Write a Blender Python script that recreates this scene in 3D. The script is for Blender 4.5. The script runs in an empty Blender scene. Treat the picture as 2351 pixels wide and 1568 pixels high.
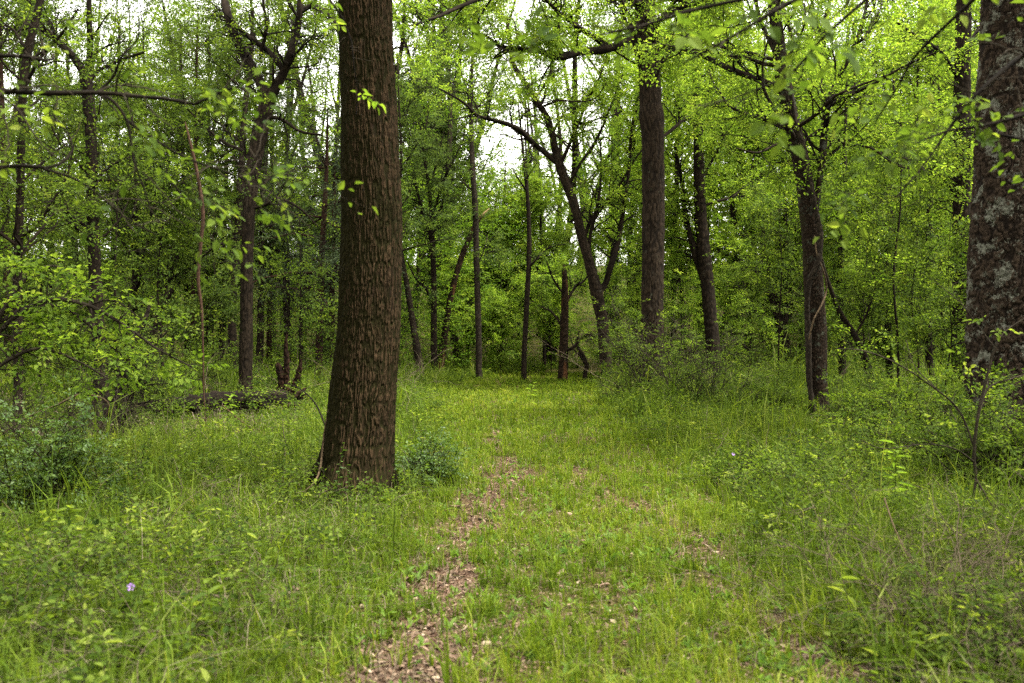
import bpy, math, random
import numpy as np

SC = bpy.context.scene
COL = SC.collection
RNG = np.random.default_rng(11)
F, CX, HY, EYE = 2286.0, 1175.5, 770.0, 1.5      # focal length, centre and horizon (for a 2351 px wide frame), eye height


# ------------------------------------------------------------------ small maths
def norm(a):
    return a / np.maximum(np.linalg.norm(a, axis=-1, keepdims=True), 1e-9)


def sstep(a, b, x):
    t = np.clip((x - a) / (b - a), 0, 1)
    return t * t * (3 - 2 * t)


_LAT = np.random.default_rng(5).random((256, 256))


def vnoise(x, y, s=1.0, o=0):
    x = np.asarray(x, float) / s + 17.3 + o * 31.7
    y = np.asarray(y, float) / s + 91.1 + o * 12.9
    xi, yi = np.floor(x).astype(int), np.floor(y).astype(int)
    fx, fy = x - xi, y - yi
    fx, fy = fx * fx * (3 - 2 * fx), fy * fy * (3 - 2 * fy)
    a, b = _LAT[xi % 256, yi % 256], _LAT[(xi + 1) % 256, yi % 256]
    c, d = _LAT[xi % 256, (yi + 1) % 256], _LAT[(xi + 1) % 256, (yi + 1) % 256]
    return (a * (1 - fx) + b * fx) * (1 - fy) + (c * (1 - fx) + d * fx) * fy


def ground_z(x, y):
    return 0.10 * (vnoise(x, y, 4.0) - 0.5) + 0.03 * (vnoise(x, y, 0.9, 1) - 0.5) + 9.0 * sstep(46, 110, np.hypot(x, y))


def wx(px, D):
    return (px - CX) / F * D


def wz(py, D):
    return EYE + (HY - py) / F * D


def catmull(P, n):
    P = np.asarray(P, float)
    if len(P) == 2:
        t = np.linspace(0, 1, n)[:, None]
        return P[0] * (1 - t) + P[1] * t
    Q = np.vstack([2 * P[0] - P[1], P, 2 * P[-1] - P[-2]])
    seg = np.linalg.norm(np.diff(P[:, :3], axis=0), axis=1)
    s = np.concatenate([[0], np.cumsum(seg)])
    u = np.linspace(0, s[-1], n)
    i = np.clip(np.searchsorted(s, u, side='right') - 1, 0, len(P) - 2)
    t = ((u - s[i]) / np.maximum(seg[i], 1e-9))[:, None]
    p0, p1, p2, p3 = Q[i], Q[i + 1], Q[i + 2], Q[i + 3]
    return 0.5 * (2 * p1 + (p2 - p0) * t + (2 * p0 - 5 * p1 + 4 * p2 - p3) * t ** 2 + (3 * p1 - p0 - 3 * p2 + p3) * t ** 3)


# ------------------------------------------------------------------ mesh buffers
class Buf:
    def __init__(self):
        self.v, self.q, self.a, self.n = [], [], [], 0

    def add(self, v, q, a=None):
        v = np.asarray(v, np.float32).reshape(-1, 3)
        self.v.append(v)
        self.q.append(np.asarray(q, np.int64).reshape(-1, 4) + self.n)
        self.a.append(np.full(len(v), 0.5, np.float32) if a is None else np.asarray(a, np.float32).ravel())
        self.n += len(v)
        return self

    def build(self, name, mat, parent=None, origin=(0, 0, 0), smooth=False):
        me = bpy.data.meshes.new(name)
        if self.n:
            v = np.concatenate(self.v) - np.asarray(origin, np.float32)
            q = np.concatenate(self.q).astype(np.int32)
            a = np.concatenate(self.a)
            me.vertices.add(len(v))
            me.vertices.foreach_set('co', v.astype(np.float32).ravel())
            me.loops.add(q.size)
            me.loops.foreach_set('vertex_index', q.ravel())
            me.polygons.add(len(q))
            me.polygons.foreach_set('loop_start', np.arange(0, q.size, 4, dtype=np.int32))
            me.polygons.foreach_set('use_smooth', np.full(len(q), smooth, dtype=bool))
            at = me.attributes.new('v', 'FLOAT', 'POINT')
            at.data.foreach_set('value', a)
            me.update(calc_edges=True)
        me.materials.append(mat)
        o = bpy.data.objects.new(name, me)
        COL.objects.link(o)
        if parent is not None:
            o.parent = parent
        else:
            o.location = origin
        return o


def tag(o, label=None, cat=None, group=None, kind=None):
    for k, x in (('label', label), ('category', cat), ('group', group), ('kind', kind)):
        if x:
            o[k] = x
    return o


def thing(name, loc, label, cat, group=None):
    o = bpy.data.objects.new(name, None)
    o.empty_display_size = 0.2
    COL.objects.link(o)
    o.location = loc
    return tag(o, label, cat, group)


# ------------------------------------------------------------------ tubes, leaves, blades
def tubes(P, R, sides, rs=None, rough=0.0):
    P = np.asarray(P, float); R = np.asarray(R, float)
    m, k, _ = P.shape
    T = norm(np.gradient(P, axis=1))
    ov = norm(P[:, -1] - P[:, 0])
    ref = np.where(np.abs(ov[:, 2:3]) > 0.75, np.array([[1., 0.2, 0.1]]), np.array([[0.1, 0.15, 1.]]))[:, None, :]
    U = norm(np.cross(T, np.broadcast_to(ref, T.shape)))
    V = np.cross(T, U)
    a = np.linspace(0, 2 * math.pi, sides, endpoint=False)
    rr = R[:, :, None] * np.ones(sides)
    if rough and rs is not None:
        rr = rr * (1 + rs.normal(0, rough, rr.shape))
    ring = P[:, :, None, :] + rr[..., None] * (np.cos(a)[None, None, :, None] * U[:, :, None, :] + np.sin(a)[None, None, :, None] * V[:, :, None, :])
    base = (np.arange(m)[:, None, None] * k + np.arange(k - 1)[None, :, None]) * sides
    j = np.arange(sides)[None, None, :]; j2 = (j + 1) % sides
    q = np.stack([base + j, base + j2, base + sides + j2, base + sides + j], -1)
    return ring.reshape(-1, 3), q.reshape(-1, 4)


def leaf_geo(p, d, n, L, W, fold=0.12, bend=0.15, hexa=False, val=None):
    N = len(p)
    L = np.broadcast_to(np.asarray(L, float), (N,))[:, None]
    W = np.broadcast_to(np.asarray(W, float), (N,))[:, None]
    fold = np.broadcast_to(np.asarray(fold, float), (N,))[:, None]
    bend = np.broadcast_to(np.asarray(bend, float), (N,))[:, None]
    d = norm(d)
    s = norm(np.cross(d, n)); n = np.cross(s, d)
    if not hexa:
        m = p + d * L * 0.42 + n * L * fold
        v = np.stack([p, m + s * W * .5, p + d * L - n * L * bend, m - s * W * .5], 1)
        q = np.arange(N * 4).reshape(N, 4)
        k = 4
    else:
        v = np.stack([p,
                      p + d * L * .28 + s * W * .48 + n * L * fold,
                      p + d * L * .66 + s * W * .36 + n * L * (fold * .6 - bend * .3),
                      p + d * L - n * L * bend,
                      p + d * L * .66 - s * W * .36 + n * L * (fold * .6 - bend * .3),
                      p + d * L * .28 - s * W * .48 + n * L * fold], 1)
        b = np.arange(N)[:, None] * 6
        q = np.concatenate([b + np.array([[0, 1, 2, 3]]), b + np.array([[0, 3, 4, 5]])], 0)
        k = 6
    if val is None:
        val = np.full(N, .5)
    return v.reshape(-1, 3), q, np.repeat(val, k)


def blades(rs, x, y, h, w, lean, val, z0=None, curl=1.0, az=None):
    """curved tapering blades, two faces each"""
    N = len(x)
    z = ground_z(x, y) if z0 is None else z0
    az = rs.uniform(0, 2 * math.pi, N) if az is None else az
    hd = np.stack([np.cos(az), np.sin(az), np.zeros(N)], 1)
    wa = az + math.pi / 2 + rs.normal(0, .5, N)
    wd = np.stack([np.cos(wa), np.sin(wa), np.zeros(N)], 1) * (w / 2)[:, None]
    b = np.stack([x, y, z - 0.01], 1)
    up = np.array([0, 0, 1.])
    m = b + up * (h * .58)[:, None] + hd * (h * lean * .25)[:, None]
    t = b + up * (h * (1 - .45 * curl * np.clip(lean, 0, 1.2)))[:, None] + hd * (h * lean)[:, None]
    v = np.stack([b - wd, b + wd, m - wd * .85, m + wd * .85, t - wd * .12, t + wd * .12], 1)
    i = np.arange(N)[:, None] * 6
    q = np.concatenate([i + np.array([[0, 1, 3, 2]]), i + np.array([[2, 3, 5, 4]])], 0)
    return v.reshape(-1, 3), q, np.repeat(val, 6)


# ------------------------------------------------------------------ branching
def grow(rs, P0, D0, L, k, wander, trop=(0, 0, 0)):
    p, d = P0.copy(), norm(D0)
    out = [p]
    st = (np.asarray(L) / (k - 1))[:, None]
    trop = np.asarray(trop, float)
    for _ in range(k - 1):
        d = norm(d + rs.normal(0, wander, d.shape) + trop)
        p = p + d * st
        out.append(p)
    return np.stack(out, 1)


def pick(rs, P, R, n, t0=.1, t1=1.0):
    """n random places along the polylines, chosen by length: position, tangent, radius, fraction"""
    m, k, _ = P.shape
    ln = np.linalg.norm(np.diff(P, axis=1), axis=2).sum(1)
    i = rs.choice(m, n, p=ln / ln.sum())
    t = rs.uniform(t0, t1, n)
    f = t * (k - 1)
    j = np.minimum(f.astype(int), k - 2)
    u = (f - j)[:, None]
    pos = P[i, j] * (1 - u) + P[i, j + 1] * u
    tan = norm(P[i, j + 1] - P[i, j])
    r = R[i, j] * (1 - u[:, 0]) + R[i, j + 1] * u[:, 0]
    return pos, tan, r, t


def perp(rs, tan, ratio, flat=0.0, up=0.0):
    v = rs.normal(0, 1, tan.shape)
    v[:, 2] *= (1 - flat)
    v = v - (v * tan).sum(1, keepdims=True) * tan
    d = tan * ratio + norm(v)
    d[:, 2] += up
    return norm(d)


def make_spray(seed, n, L=.34):
    """a flat leafy twig in local axes: leaf places, leaf directions, twig polylines"""
    rs = np.random.default_rng(seed)
    pos, dr, tw = [], [], []
    axes = [(np.zeros(3), np.array([1., 0, 0]), L)]
    for sgn in (1, -1):
        t = rs.uniform(.2, .6)
        axes.append((np.array([t * L, 0, 0]), norm(np.array([1., sgn * rs.uniform(.7, 1.1), rs.normal(0, .1)])), L * rs.uniform(.4, .65)))
    per = [int(n * .46), int(n * .27), n - int(n * .46) - int(n * .27)]
    for (o, d, l), c in zip(axes, per):
        sd = np.array([-d[1], d[0], 0])
        for i in range(c):
            t = (i + .7) / c
            s = 1 if i % 2 else -1
            if i == c - 1:
                s = 0
            p = o + d * l * t + np.array([0, 0, -.12 * l * t * t])
            pos.append(p + rs.normal(0, .012, 3))
            dr.append(norm(d * rs.uniform(.5, .9) + sd * s * .8 + np.array([0, 0, rs.normal(-.15, .25)])))
        tt = np.linspace(0, 1, 4)[:, None]
        tw.append(o + d * l * tt + np.array([0, 0, -.12 * l]) * tt ** 2)
    return np.array(pos), np.array(dr), np.array(tw)


SPRAYS = {n: [make_spray(100 + i, n) for i in range(6)] for n in (7, 11, 16)}


def stamp(rs, pos, fwd, n=11, scale=1.0, leaf=(.07, .045), hexa=False, wood=True, tilt=.45, vbias=0.0, flat=.6, vspread=.22):
    """sprays of leaves on N places -> leaf geometry and twig geometry"""
    LV, LQ, LA, TP, TR = [], [], [], [], []
    N = len(pos)
    kind = rs.integers(0, 6, N)
    fwd = norm(fwd)
    upv = np.array([0, 0, 1.]) + rs.normal(0, .9 * (1 - flat), (N, 3))
    sd = norm(np.cross(upv, fwd)); nm = np.cross(fwd, sd)
    sc = scale * rs.uniform(.7, 1.3, N)
    tree_v = rs.normal(0, vspread * .85, N)
    nb = 0
    for k in range(6):
        m = np.where(kind == k)[0]
        if not len(m):
            continue
        lp, ld, tw = SPRAYS[n][k]
        A = np.stack([fwd[m], sd[m], nm[m]], 1)
        P = pos[m][:, None, :] + np.einsum('li,mij->mlj', lp, A) * sc[m][:, None, None]
        Dr = np.einsum('li,mij->mlj', ld, A)
        c = P.shape[0] * P.shape[1]
        P = P.reshape(-1, 3); Dr = norm(Dr.reshape(-1, 3) + rs.normal(0, .25, (c, 3)))
        Nn = np.repeat(nm[m], len(lp), 0) + np.array([0, 0, .5]) + rs.normal(0, tilt, (c, 3))
        sz = rs.uniform(.6, 1.25, c)
        val = np.clip(.5 + vbias + np.repeat(tree_v[m], len(lp)) + rs.normal(0, vspread * .7, c), 0, 1)
        v, q, a = leaf_geo(P, Dr, Nn, leaf[0] * sz, leaf[1] * sz, rs.uniform(.02, .2), rs.uniform(0, .22), hexa, val)
        LV.append(v); LQ.append(q + nb); LA.append(a); nb += len(v)
        if wood:
            T = pos[m][:, None, None, :] + np.einsum('tki,mij->mtkj', tw, A) * sc[m][:, None, None, None]
            T = T.reshape(-1, 4, 3)
            TP.append(T)
            TR.append(np.repeat(np.array([[1, .8, .6, .35]]), len(T), 0))
    out = (np.concatenate(LV), np.concatenate(LQ), np.concatenate(LA))
    return out, (np.concatenate(TP), np.concatenate(TR)) if wood else None


def flesh(rs, LP, LR, dB=.35, LB=1.5, dC=.3, LC=.6, spn=3, leaf=(.07, .045), nleaf=11, hexa=False, spray=1.0,
          bare=.2, wood=True, vbias=0.0, trop=(0, 0, .02), twig=.004, tB=.15, droop=-.05, tilt=.45, wander=.22, sideC=3, vspread=.18, flat=.6, zmin=-9):
    """branches, twigs and leaf sprays on the limbs LP (m,k,3) of radius LR"""
    wood_b, leaf_b = Buf(), Buf()
    tot = np.linalg.norm(np.diff(LP, axis=1), axis=2).sum()
    nB = max(2, int(tot / dB))
    p, t, r, f = pick(rs, LP, LR, nB, tB, 1.0)
    lb = LB * rs.uniform(.45, 1.1, nB) * (1 - .45 * f)
    BP = grow(rs, p, perp(rs, t, .7, .35, .15), lb, 8, wander, trop)
    br = np.clip(r * .5, twig * 1.3, twig * 5)[:, None] * np.linspace(1, .35, 8)[None, :]
    wood_b.add(*tubes(BP, br, 5))
    nC = max(2, int(lb.sum() / dC))
    p, t, r, f = pick(rs, BP, br, nC, .2, 1.0)
    lc = LC * rs.uniform(.4, 1.2, nC) * (1 - .3 * f)
    CP = grow(rs, p, perp(rs, t, .9, .55, .02), lc, 6, wander * 1.1, (0, 0, droop))
    cr = np.clip(r * .6, twig * .8, twig * 2)[:, None] * np.linspace(1, .4, 6)[None, :]
    wood_b.add(*tubes(CP, cr, sideC))
    leafy = rs.random(nC) > bare
    if leafy.any() and spn > 0:
        n = max(1, int(leafy.sum() * spn))
        p, t, r, f = pick(rs, CP[leafy], cr[leafy], n, .25, 1.0)
        keep = p[:, 2] > zmin
        p, t = p[keep], t[keep]
        fw = perp(rs, t, 1.1, .7, -.05)
        lf, tw = stamp(rs, p, fw, nleaf, spray, leaf, hexa, wood, tilt, vbias, flat, vspread)
        leaf_b.add(*lf)
        if wood:
            wood_b.add(*tubes(tw[0], tw[1] * twig * .45, 3))
    return wood_b, leaf_b


def cellular(u, v, per, seed):
    """F1, F2 of jittered cells on a plane that repeats every per cells in u"""
    nv = int(np.ceil(v.max())) + 3
    J = np.random.default_rng(seed).random((per, nv + 2, 2))
    iu, iv = np.floor(u).astype(int), np.floor(v).astype(int)
    F1 = np.full(u.shape, 9.); F2 = F1.copy()
    off = np.random.default_rng(seed + 50).random(per)
    for a in (-1, 0, 1):
        for b in (-2, -1, 0, 1):
            cu, cv = iu + a, iv + b
            j = J[cu % per, np.clip(cv + 2, 0, nv)]
            d = np.hypot(cu + .12 + .76 * j[..., 0] - u, cv + off[cu % per] + .1 + .8 * j[..., 1] - v)
            F2 = np.minimum(np.maximum(F1, d), F2)
            F1 = np.minimum(F1, d)
    return F1, F2


def pnoise(u, v, per, seed):
    """value noise that repeats every per units in u"""
    L = np.random.default_rng(seed).random((per, 1024))
    iu, iv = np.floor(u).astype(int), np.floor(v).astype(int)
    fu, fv = u - iu, v - iv
    fu, fv = fu * fu * (3 - 2 * fu), fv * fv * (3 - 2 * fv)
    a, b = iu % per, (iu + 1) % per
    c, d = iv % 1024, (iv + 1) % 1024
    return (L[a, c] * (1 - fu) + L[b, c] * fu) * (1 - fv) + (L[a, d] * (1 - fu) + L[b, d] * fu) * fv


def bark_tube(P, R, sides, rings, cell=(.035, .13), depth=.008, seed=1, lobes=0.0, lump=.04, style='cell'):
    """one trunk with real bark ridges; returns verts, quads, ridge height"""
    rs = np.random.default_rng(seed)
    PR = catmull(np.hstack([P, np.asarray(R)[:, None]]), rings)
    P, R = PR[:, :3], np.maximum(PR[:, 3], .003)
    T = norm(np.gradient(P, axis=0))
    U = norm(np.cross(T, np.array([0.1, 1., 0.05])))
    V = np.cross(T, U)
    a = np.linspace(0, 2 * math.pi, sides, endpoint=False)
    s = np.concatenate([[0], np.cumsum(np.linalg.norm(np.diff(P, axis=0), axis=1))])
    Rm = np.median(R)
    per = max(6, int(round(2 * math.pi * Rm / cell[0])))
    A, S = np.meshgrid(a, s)
    cx, cy = np.cos(A) * Rm, np.sin(A) * Rm
    warp = vnoise(S * 1.0, A * 3 / math.pi * 1.0, .35, seed % 17) - .5
    per_w = (np.cos(A * 3 + S * 2) * .25 + 2.2 * warp * (np.sin(A / 2) ** 2)) 
    u = (A / (2 * math.pi) * per + per_w) % per
    F1, F2 = cellular(u, S / cell[1] + .6 * vnoise(cx + 5, S, .12, 3), per, seed)
    hgt = sstep(.04, .55, F2 - F1) * (.55 + .9 * vnoise(cx * 1.0 + cy, S, .045, 2)) 
    F1b, F2b = cellular((A / (2 * math.pi) * per * 2) % (per * 2), S / cell[1] * 2.3 + 7, per * 2, seed + 9)
    hgt = np.clip(hgt * (.72 + .28 * sstep(.02, .4, F2b - F1b)), 0, 1.2)
    if style == 'ridge':
        ub, vb = A / (2 * math.pi) * per, S / cell[1]
        wu = .9 * (pnoise(ub * .5, vb * 1.6, max(per // 2, 3), seed + 1) - .5)
        n1 = pnoise((ub + wu) % per, vb, per, seed + 2)
        n2 = pnoise((ub * 2 + wu * 3) % (2 * per), vb * 1.9, per * 2, seed + 3)
        n3 = pnoise(ub * 3, vb * 7, per * 3, seed + 4)
        r1 = sstep(.0, .30, np.abs(2 * n1 - 1)); r2 = sstep(.0, .34, np.abs(2 * n2 - 1))
        brk = sstep(.18, .42, pnoise(ub * 1.5, vb * 3.2, int(per * 1.5) or 3, seed + 5))
        hgt = np.clip(r1 * (.45 + .55 * r2) * (.55 + .45 * brk) * (.7 + .6 * n3), 0, 1.2)
    lmp = lump * 2 * (vnoise(cx * 1.0 + 3 * cy, S, .5, 4) - .5) + lump * .6 * np.sin(A * 2 + S * 1.3 + seed)
    flare = 1 + lobes * np.clip((.75 - S) / .75, 0, 1) ** 2 * (np.cos(A * 5 + 1.1 + seed) * .6 + np.cos(A * 3 + .4) * .5)
    rad = R[:, None] * (1 + lmp) * flare + depth * (hgt - .5)
    ring = P[:, None, :] + rad[..., None] * (np.cos(A)[..., None] * U[:, None, :] + np.sin(A)[..., None] * V[:, None, :])
    b = (np.arange(rings - 1) * sides)[:, None]
    j = np.arange(sides)[None, :]; j2 = (j + 1) % sides
    q = np.stack([b + j, b + j2, b + sides + j2, b + sides + j], -1)
    return ring.reshape(-1, 3), q.reshape(-1, 4), np.clip(hgt, 0, 1).ravel()


# ------------------------------------------------------------------ materials
def new_mat(name):
    m = bpy.data.materials.new(name)
    m.use_nodes = True
    nt = m.node_tree
    nt.nodes.clear()
    out = nt.nodes.new('ShaderNodeOutputMaterial')
    return m, nt, out


def ramp(nt, fac, stops):
    r = nt.nodes.new('ShaderNodeValToRGB')
    e = r.color_ramp.elements
    while len(e) < len(stops):
        e.new(.5)
    for i, (p, c) in enumerate(stops):
        e[i].position = p
        e[i].color = (*c, 1)
    nt.links.new(fac, r.inputs['Fac'])
    return r.outputs['Color']


def mixc(nt, fac, a, b, mode='MIX'):
    n = nt.nodes.new('ShaderNodeMix')
    n.data_type = 'RGBA'; n.blend_type = mode
    for s, x in ((n.inputs[0], fac), (n.inputs[6], a), (n.inputs[7], b)):
        if hasattr(x, 'links') or hasattr(x, 'is_linked'):
            nt.links.new(x, s)
        elif isinstance(x, (int, float)):
            s.default_value = x
        else:
            s.default_value = (*x, 1)
    return n.outputs[2]


def noise(nt, vec, scale, detail=3, rough=.55):
    n = nt.nodes.new('ShaderNodeTexNoise')
    n.inputs['Scale'].default_value = scale
    n.inputs['Detail'].default_value = detail
    n.inputs['Roughness'].default_value = rough
    if vec is not None:
        nt.links.new(vec, n.inputs['Vector'])
    return n.outputs['Fac']


def math_(nt, op, a, b=None, clamp=False):
    n = nt.nodes.new('ShaderNodeMath')
    n.operation = op; n.use_clamp = clamp
    for i, x in enumerate((a, b)):
        if x is None:
            continue
        if isinstance(x, (int, float)):
            n.inputs[i].default_value = x
        else:
            nt.links.new(x, n.inputs[i])
    return n.outputs[0]


def attr(nt, name='v'):
    n = nt.nodes.new('ShaderNodeAttribute')
    n.attribute_name = name
    return n.outputs['Fac']


def leaf_mat(name, stops, trans=1.6, mixf=.5, rough=.65, spec=.05, yellow=(1.02, 1.0, .5), gain=.74):
    m, nt, out = new_mat(name)
    stops = [(p, tuple(gain * (x * .96 + .04 * (.3 * c[0] + .6 * c[1] + .1 * c[2])) for x in c)) for p, c in stops]
    c = ramp(nt, attr(nt), stops)
    p = nt.nodes.new('ShaderNodeBsdfPrincipled')
    nt.links.new(c, p.inputs['Base Color'])
    p.inputs['Roughness'].default_value = rough
    p.inputs['Specular IOR Level'].default_value = spec
    t = nt.nodes.new('ShaderNodeBsdfTranslucent')
    g = nt.nodes.new('ShaderNodeVectorMath'); g.operation = 'MULTIPLY'
    nt.links.new(c, g.inputs[0]); g.inputs[1].default_value = tuple(trans * y for y in yellow)
    nt.links.new(g.outputs[0], t.inputs['Color'])
    mx = nt.nodes.new('ShaderNodeMixShader'); mx.inputs[0].default_value = mixf
    nt.links.new(p.outputs[0], mx.inputs[1]); nt.links.new(t.outputs[0], mx.inputs[2])
    nt.links.new(mx.outputs[0], out.inputs['Surface'])
    return m


def bark_mat(name, dark, light, moss=0.0, mossdir=-1.0, mosscol=(.014, .015, .004), lichen=0.0, lichencol=(.32, .34, .30), streak=14.0, strip=None, bump=.5, lo=.18, hi=.92, mossv=.10, lsc=7.0, k_=1.0):
    m, nt, out = new_mat(name)
    kk = (.31 * k_, .305 * k_, .26 * k_)
    dark, light, lichencol = [tuple(a * b for a, b in zip(c, kk)) for c in (dark, light, lichencol)]
    geo = nt.nodes.new('ShaderNodeNewGeometry')
    tc = nt.nodes.new('ShaderNodeTexCoord')
    mp = nt.nodes.new('ShaderNodeMapping')
    mp.inputs['Scale'].default_value = (1, 1, .22)
    nt.links.new(tc.outputs['Object'], mp.inputs['Vector'])
    n1 = noise(nt, mp.outputs[0], streak, 5, .65)
    n2 = noise(nt, tc.outputs['Object'], 3.0, 4, .6)
    v = attr(nt)
    h = math_(nt, 'ADD', math_(nt, 'MULTIPLY', v, .62), math_(nt, 'MULTIPLY', n1, .5))
    mid = tuple((a * .65 + b * .35) for a, b in zip(dark, light))
    c = ramp(nt, h, [(lo, dark), (lo * .5 + hi * .5, mid), (hi, light)])
    c = mixc(nt, math_(nt, 'MULTIPLY', n2, .55), c, tuple(x * .45 for x in mid))
    if strip:
        n5 = noise(nt, mp.outputs[0], 4.0, 3, .6)
        c = mixc(nt, ramp(nt, n5, [(.56, (0, 0, 0)), (.63, (1, 1, 1))]), c, tuple(x * .8 for x in strip))
    if lichen > 0:
        n3 = noise(nt, tc.outputs['Object'], lsc, 6, .7)
        n3b = noise(nt, tc.outputs['Object'], 40.0, 3, .7)
        lf = ramp(nt, math_(nt, 'ADD', math_(nt, 'MULTIPLY', n3, .75), math_(nt, 'MULTIPLY', n3b, .25)), [(.62 - .16 * lichen, (0, 0, 0)), (.655 - .15 * lichen, (1, 1, 1))])
        c = mixc(nt, lf, c, lichencol)
    if moss > 0:
        sx = nt.nodes.new('ShaderNodeSeparateXYZ')
        nt.links.new(geo.outputs['Normal'], sx.inputs[0])
        n4 = noise(nt, tc.outputs['Object'], 2.2, 6, .7)
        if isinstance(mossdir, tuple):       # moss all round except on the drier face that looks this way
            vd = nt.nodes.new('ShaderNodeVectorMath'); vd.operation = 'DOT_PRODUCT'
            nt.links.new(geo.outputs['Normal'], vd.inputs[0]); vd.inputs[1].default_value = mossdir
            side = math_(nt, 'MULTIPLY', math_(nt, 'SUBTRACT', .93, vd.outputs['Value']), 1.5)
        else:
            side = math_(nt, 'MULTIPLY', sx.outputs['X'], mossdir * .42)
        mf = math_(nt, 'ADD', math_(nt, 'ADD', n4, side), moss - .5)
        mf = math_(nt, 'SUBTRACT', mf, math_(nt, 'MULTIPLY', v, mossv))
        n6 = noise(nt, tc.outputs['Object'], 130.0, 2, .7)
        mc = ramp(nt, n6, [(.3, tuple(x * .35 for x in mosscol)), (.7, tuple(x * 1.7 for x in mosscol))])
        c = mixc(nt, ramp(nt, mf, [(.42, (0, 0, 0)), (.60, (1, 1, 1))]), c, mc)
    p = nt.nodes.new('ShaderNodeBsdfPrincipled')
    nt.links.new(c, p.inputs['Base Color'])
    p.inputs['Roughness'].default_value = .95
    p.inputs['Specular IOR Level'].default_value = .06
    b = nt.nodes.new('ShaderNodeBump')
    b.inputs['Strength'].default_value = bump; b.inputs['Distance'].default_value = .02
    nt.links.new(noise(nt, mp.outputs[0], streak * 2.2, 5, .7), b.inputs['Height'])
    nt.links.new(b.outputs[0], p.inputs['Normal'])
    nt.links.new(p.outputs[0], out.inputs['Surface'])
    return m


M = {}
M['fresh'] = leaf_mat('fresh_leaf', [(0.0, (0.026, 0.056, 0.005)), (0.4, (0.086, 0.148, 0.012)), (0.75, (0.165, 0.24, 0.024)), (1, (0.25, 0.31, 0.05))], 2.2)
M['mid'] = leaf_mat('green_leaf', [(0.0, (0.02, 0.042, 0.005)), (0.5, (0.058, 0.098, 0.01)), (0.85, (0.115, 0.168, 0.018)), (1, (0.19, 0.235, 0.035))], 1.8)
M['dark'] = leaf_mat('dark_leaf', [(0.0, (0.016, 0.032, 0.006)), (0.5, (0.042, 0.07, 0.011)), (0.85, (0.085, 0.122, 0.018)), (1, (0.14, 0.18, 0.035))], 1.6)
M['grey'] = leaf_mat('grey_leaf', [(.0, (.024, .045, .010)), (.5, (.062, .100, .022)), (1, (.13, .18, .04))], 1.5)
M['cedar'] = leaf_mat('cedar_leaf', [(.0, (.012, .021, .008)), (.5, (.028, .044, .016)), (1, (.058, .080, .030))], .9, .25)
M['blue'] = leaf_mat('bluish_leaf', [(0.0, (0.022, 0.05, 0.006)), (0.5, (0.058, 0.116, 0.014)), (1, (0.13, 0.195, 0.035))], 1.3, .42, .5, .25)
M['grass'] = leaf_mat('lane_grass', [(.0, (.034, .058, .004)), (.4, (.085, .140, .007)), (.75, (.145, .205, .012)), (1, (.24, .27, .04))], 1.5, .48, .7, .04, (1.05, 1.0, .45))
M['tall'] = leaf_mat('tall_grass', [(0.0, (0.024, 0.046, 0.004)), (0.45, (0.07, 0.118, 0.009)), (0.8, (0.13, 0.188, 0.016)), (1, (0.21, 0.25, 0.05))], 1.5, .48, .7, .04, (1.05, 1.0, .45))
M['sprout'] = leaf_mat('sprout_leaf', [(.0, (.034, .080, .008)), (.5, (.080, .155, .018)), (1, (.17, .25, .05))], 1.5)
M['dry'] = leaf_mat('dry_grass', [(.0, (.06, .045, .024)), (.5, (.14, .11, .062)), (1, (.27, .22, .14))], .7, .3, .7, .2, (1, .95, .8))
M['litter'] = leaf_mat('dead_leaf', [(.0, (.04, .020, .012)), (.4, (.10, .058, .033)), (.75, (.21, .135, .082)), (1, (.36, .27, .18))], .5, .15, .7, .2, (1, .9, .75))
M['brown'] = bark_mat('brown_bark', (.010, .007, .005), (.075, .052, .036), lichen=.2, lichencol=(.075, .075, .058))
M['pale'] = bark_mat('pale_bark', (.02, .015, .012), (.13, .10, .078), lichen=.25, lichencol=(.12, .12, .10))
M['red'] = bark_mat('reddish_bark', (.014, .007, .004), (.085, .042, .026), streak=22)
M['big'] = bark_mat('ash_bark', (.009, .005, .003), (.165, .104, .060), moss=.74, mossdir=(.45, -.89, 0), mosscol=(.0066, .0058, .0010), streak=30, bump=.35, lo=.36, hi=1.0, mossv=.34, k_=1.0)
M['mossy'] = bark_mat('mossy_bark', (.010, .007, .005), (.07, .05, .035), moss=.36, mossdir=-.4, mosscol=(.010, .011, .003))
M['lichen'] = bark_mat('lichen_bark', (.010, .007, .006), (.085, .060, .046), moss=.02, mossdir=.5, lichen=.52, lichencol=(.19, .195, .175), streak=18, bump=.8, lsc=4.6, k_=1.45)
M['vinebark'] = bark_mat('flaky_bark', (.014, .009, .007), (.11, .075, .052), moss=.06, lichen=.45, lichencol=(.10, .11, .09), streak=18)
M['strip'] = bark_mat('stripped_wood', (.014, .009, .006), (.09, .055, .033), strip=(.06, .027, .011))
M['palewood'] = bark_mat('broken_wood', (.22, .14, .07), (.5, .36, .2), k_=1.5)
M['rotten'] = bark_mat('rotten_wood', (.008, .005, .0035), (.075, .036, .020), moss=.02, streak=30)
M['rootwood'] = bark_mat('weathered_root', (.016, .009, .006), (.15, .095, .065), streak=26)
M['log'] = bark_mat('log_bark', (.005, .0035, .0025), (.045, .032, .022), moss=.06, mosscol=(.009, .010, .003), streak=24)
M['twig'] = bark_mat('grey_twig', (.02, .016, .012), (.10, .082, .062), streak=30, bump=.2, k_=1.5)
M['twigdark'] = bark_mat('dark_twig', (.009, .007, .005), (.05, .038, .028), streak=30, bump=.2)
M['tan'] = bark_mat('tan_vine', (.08, .055, .035), (.26, .19, .13), streak=30, bump=.2, k_=1.5)
M['redtwig'] = bark_mat('reddish_twig', (.04, .02, .014), (.16, .095, .068), streak=30, bump=.2, k_=1.5)


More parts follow.
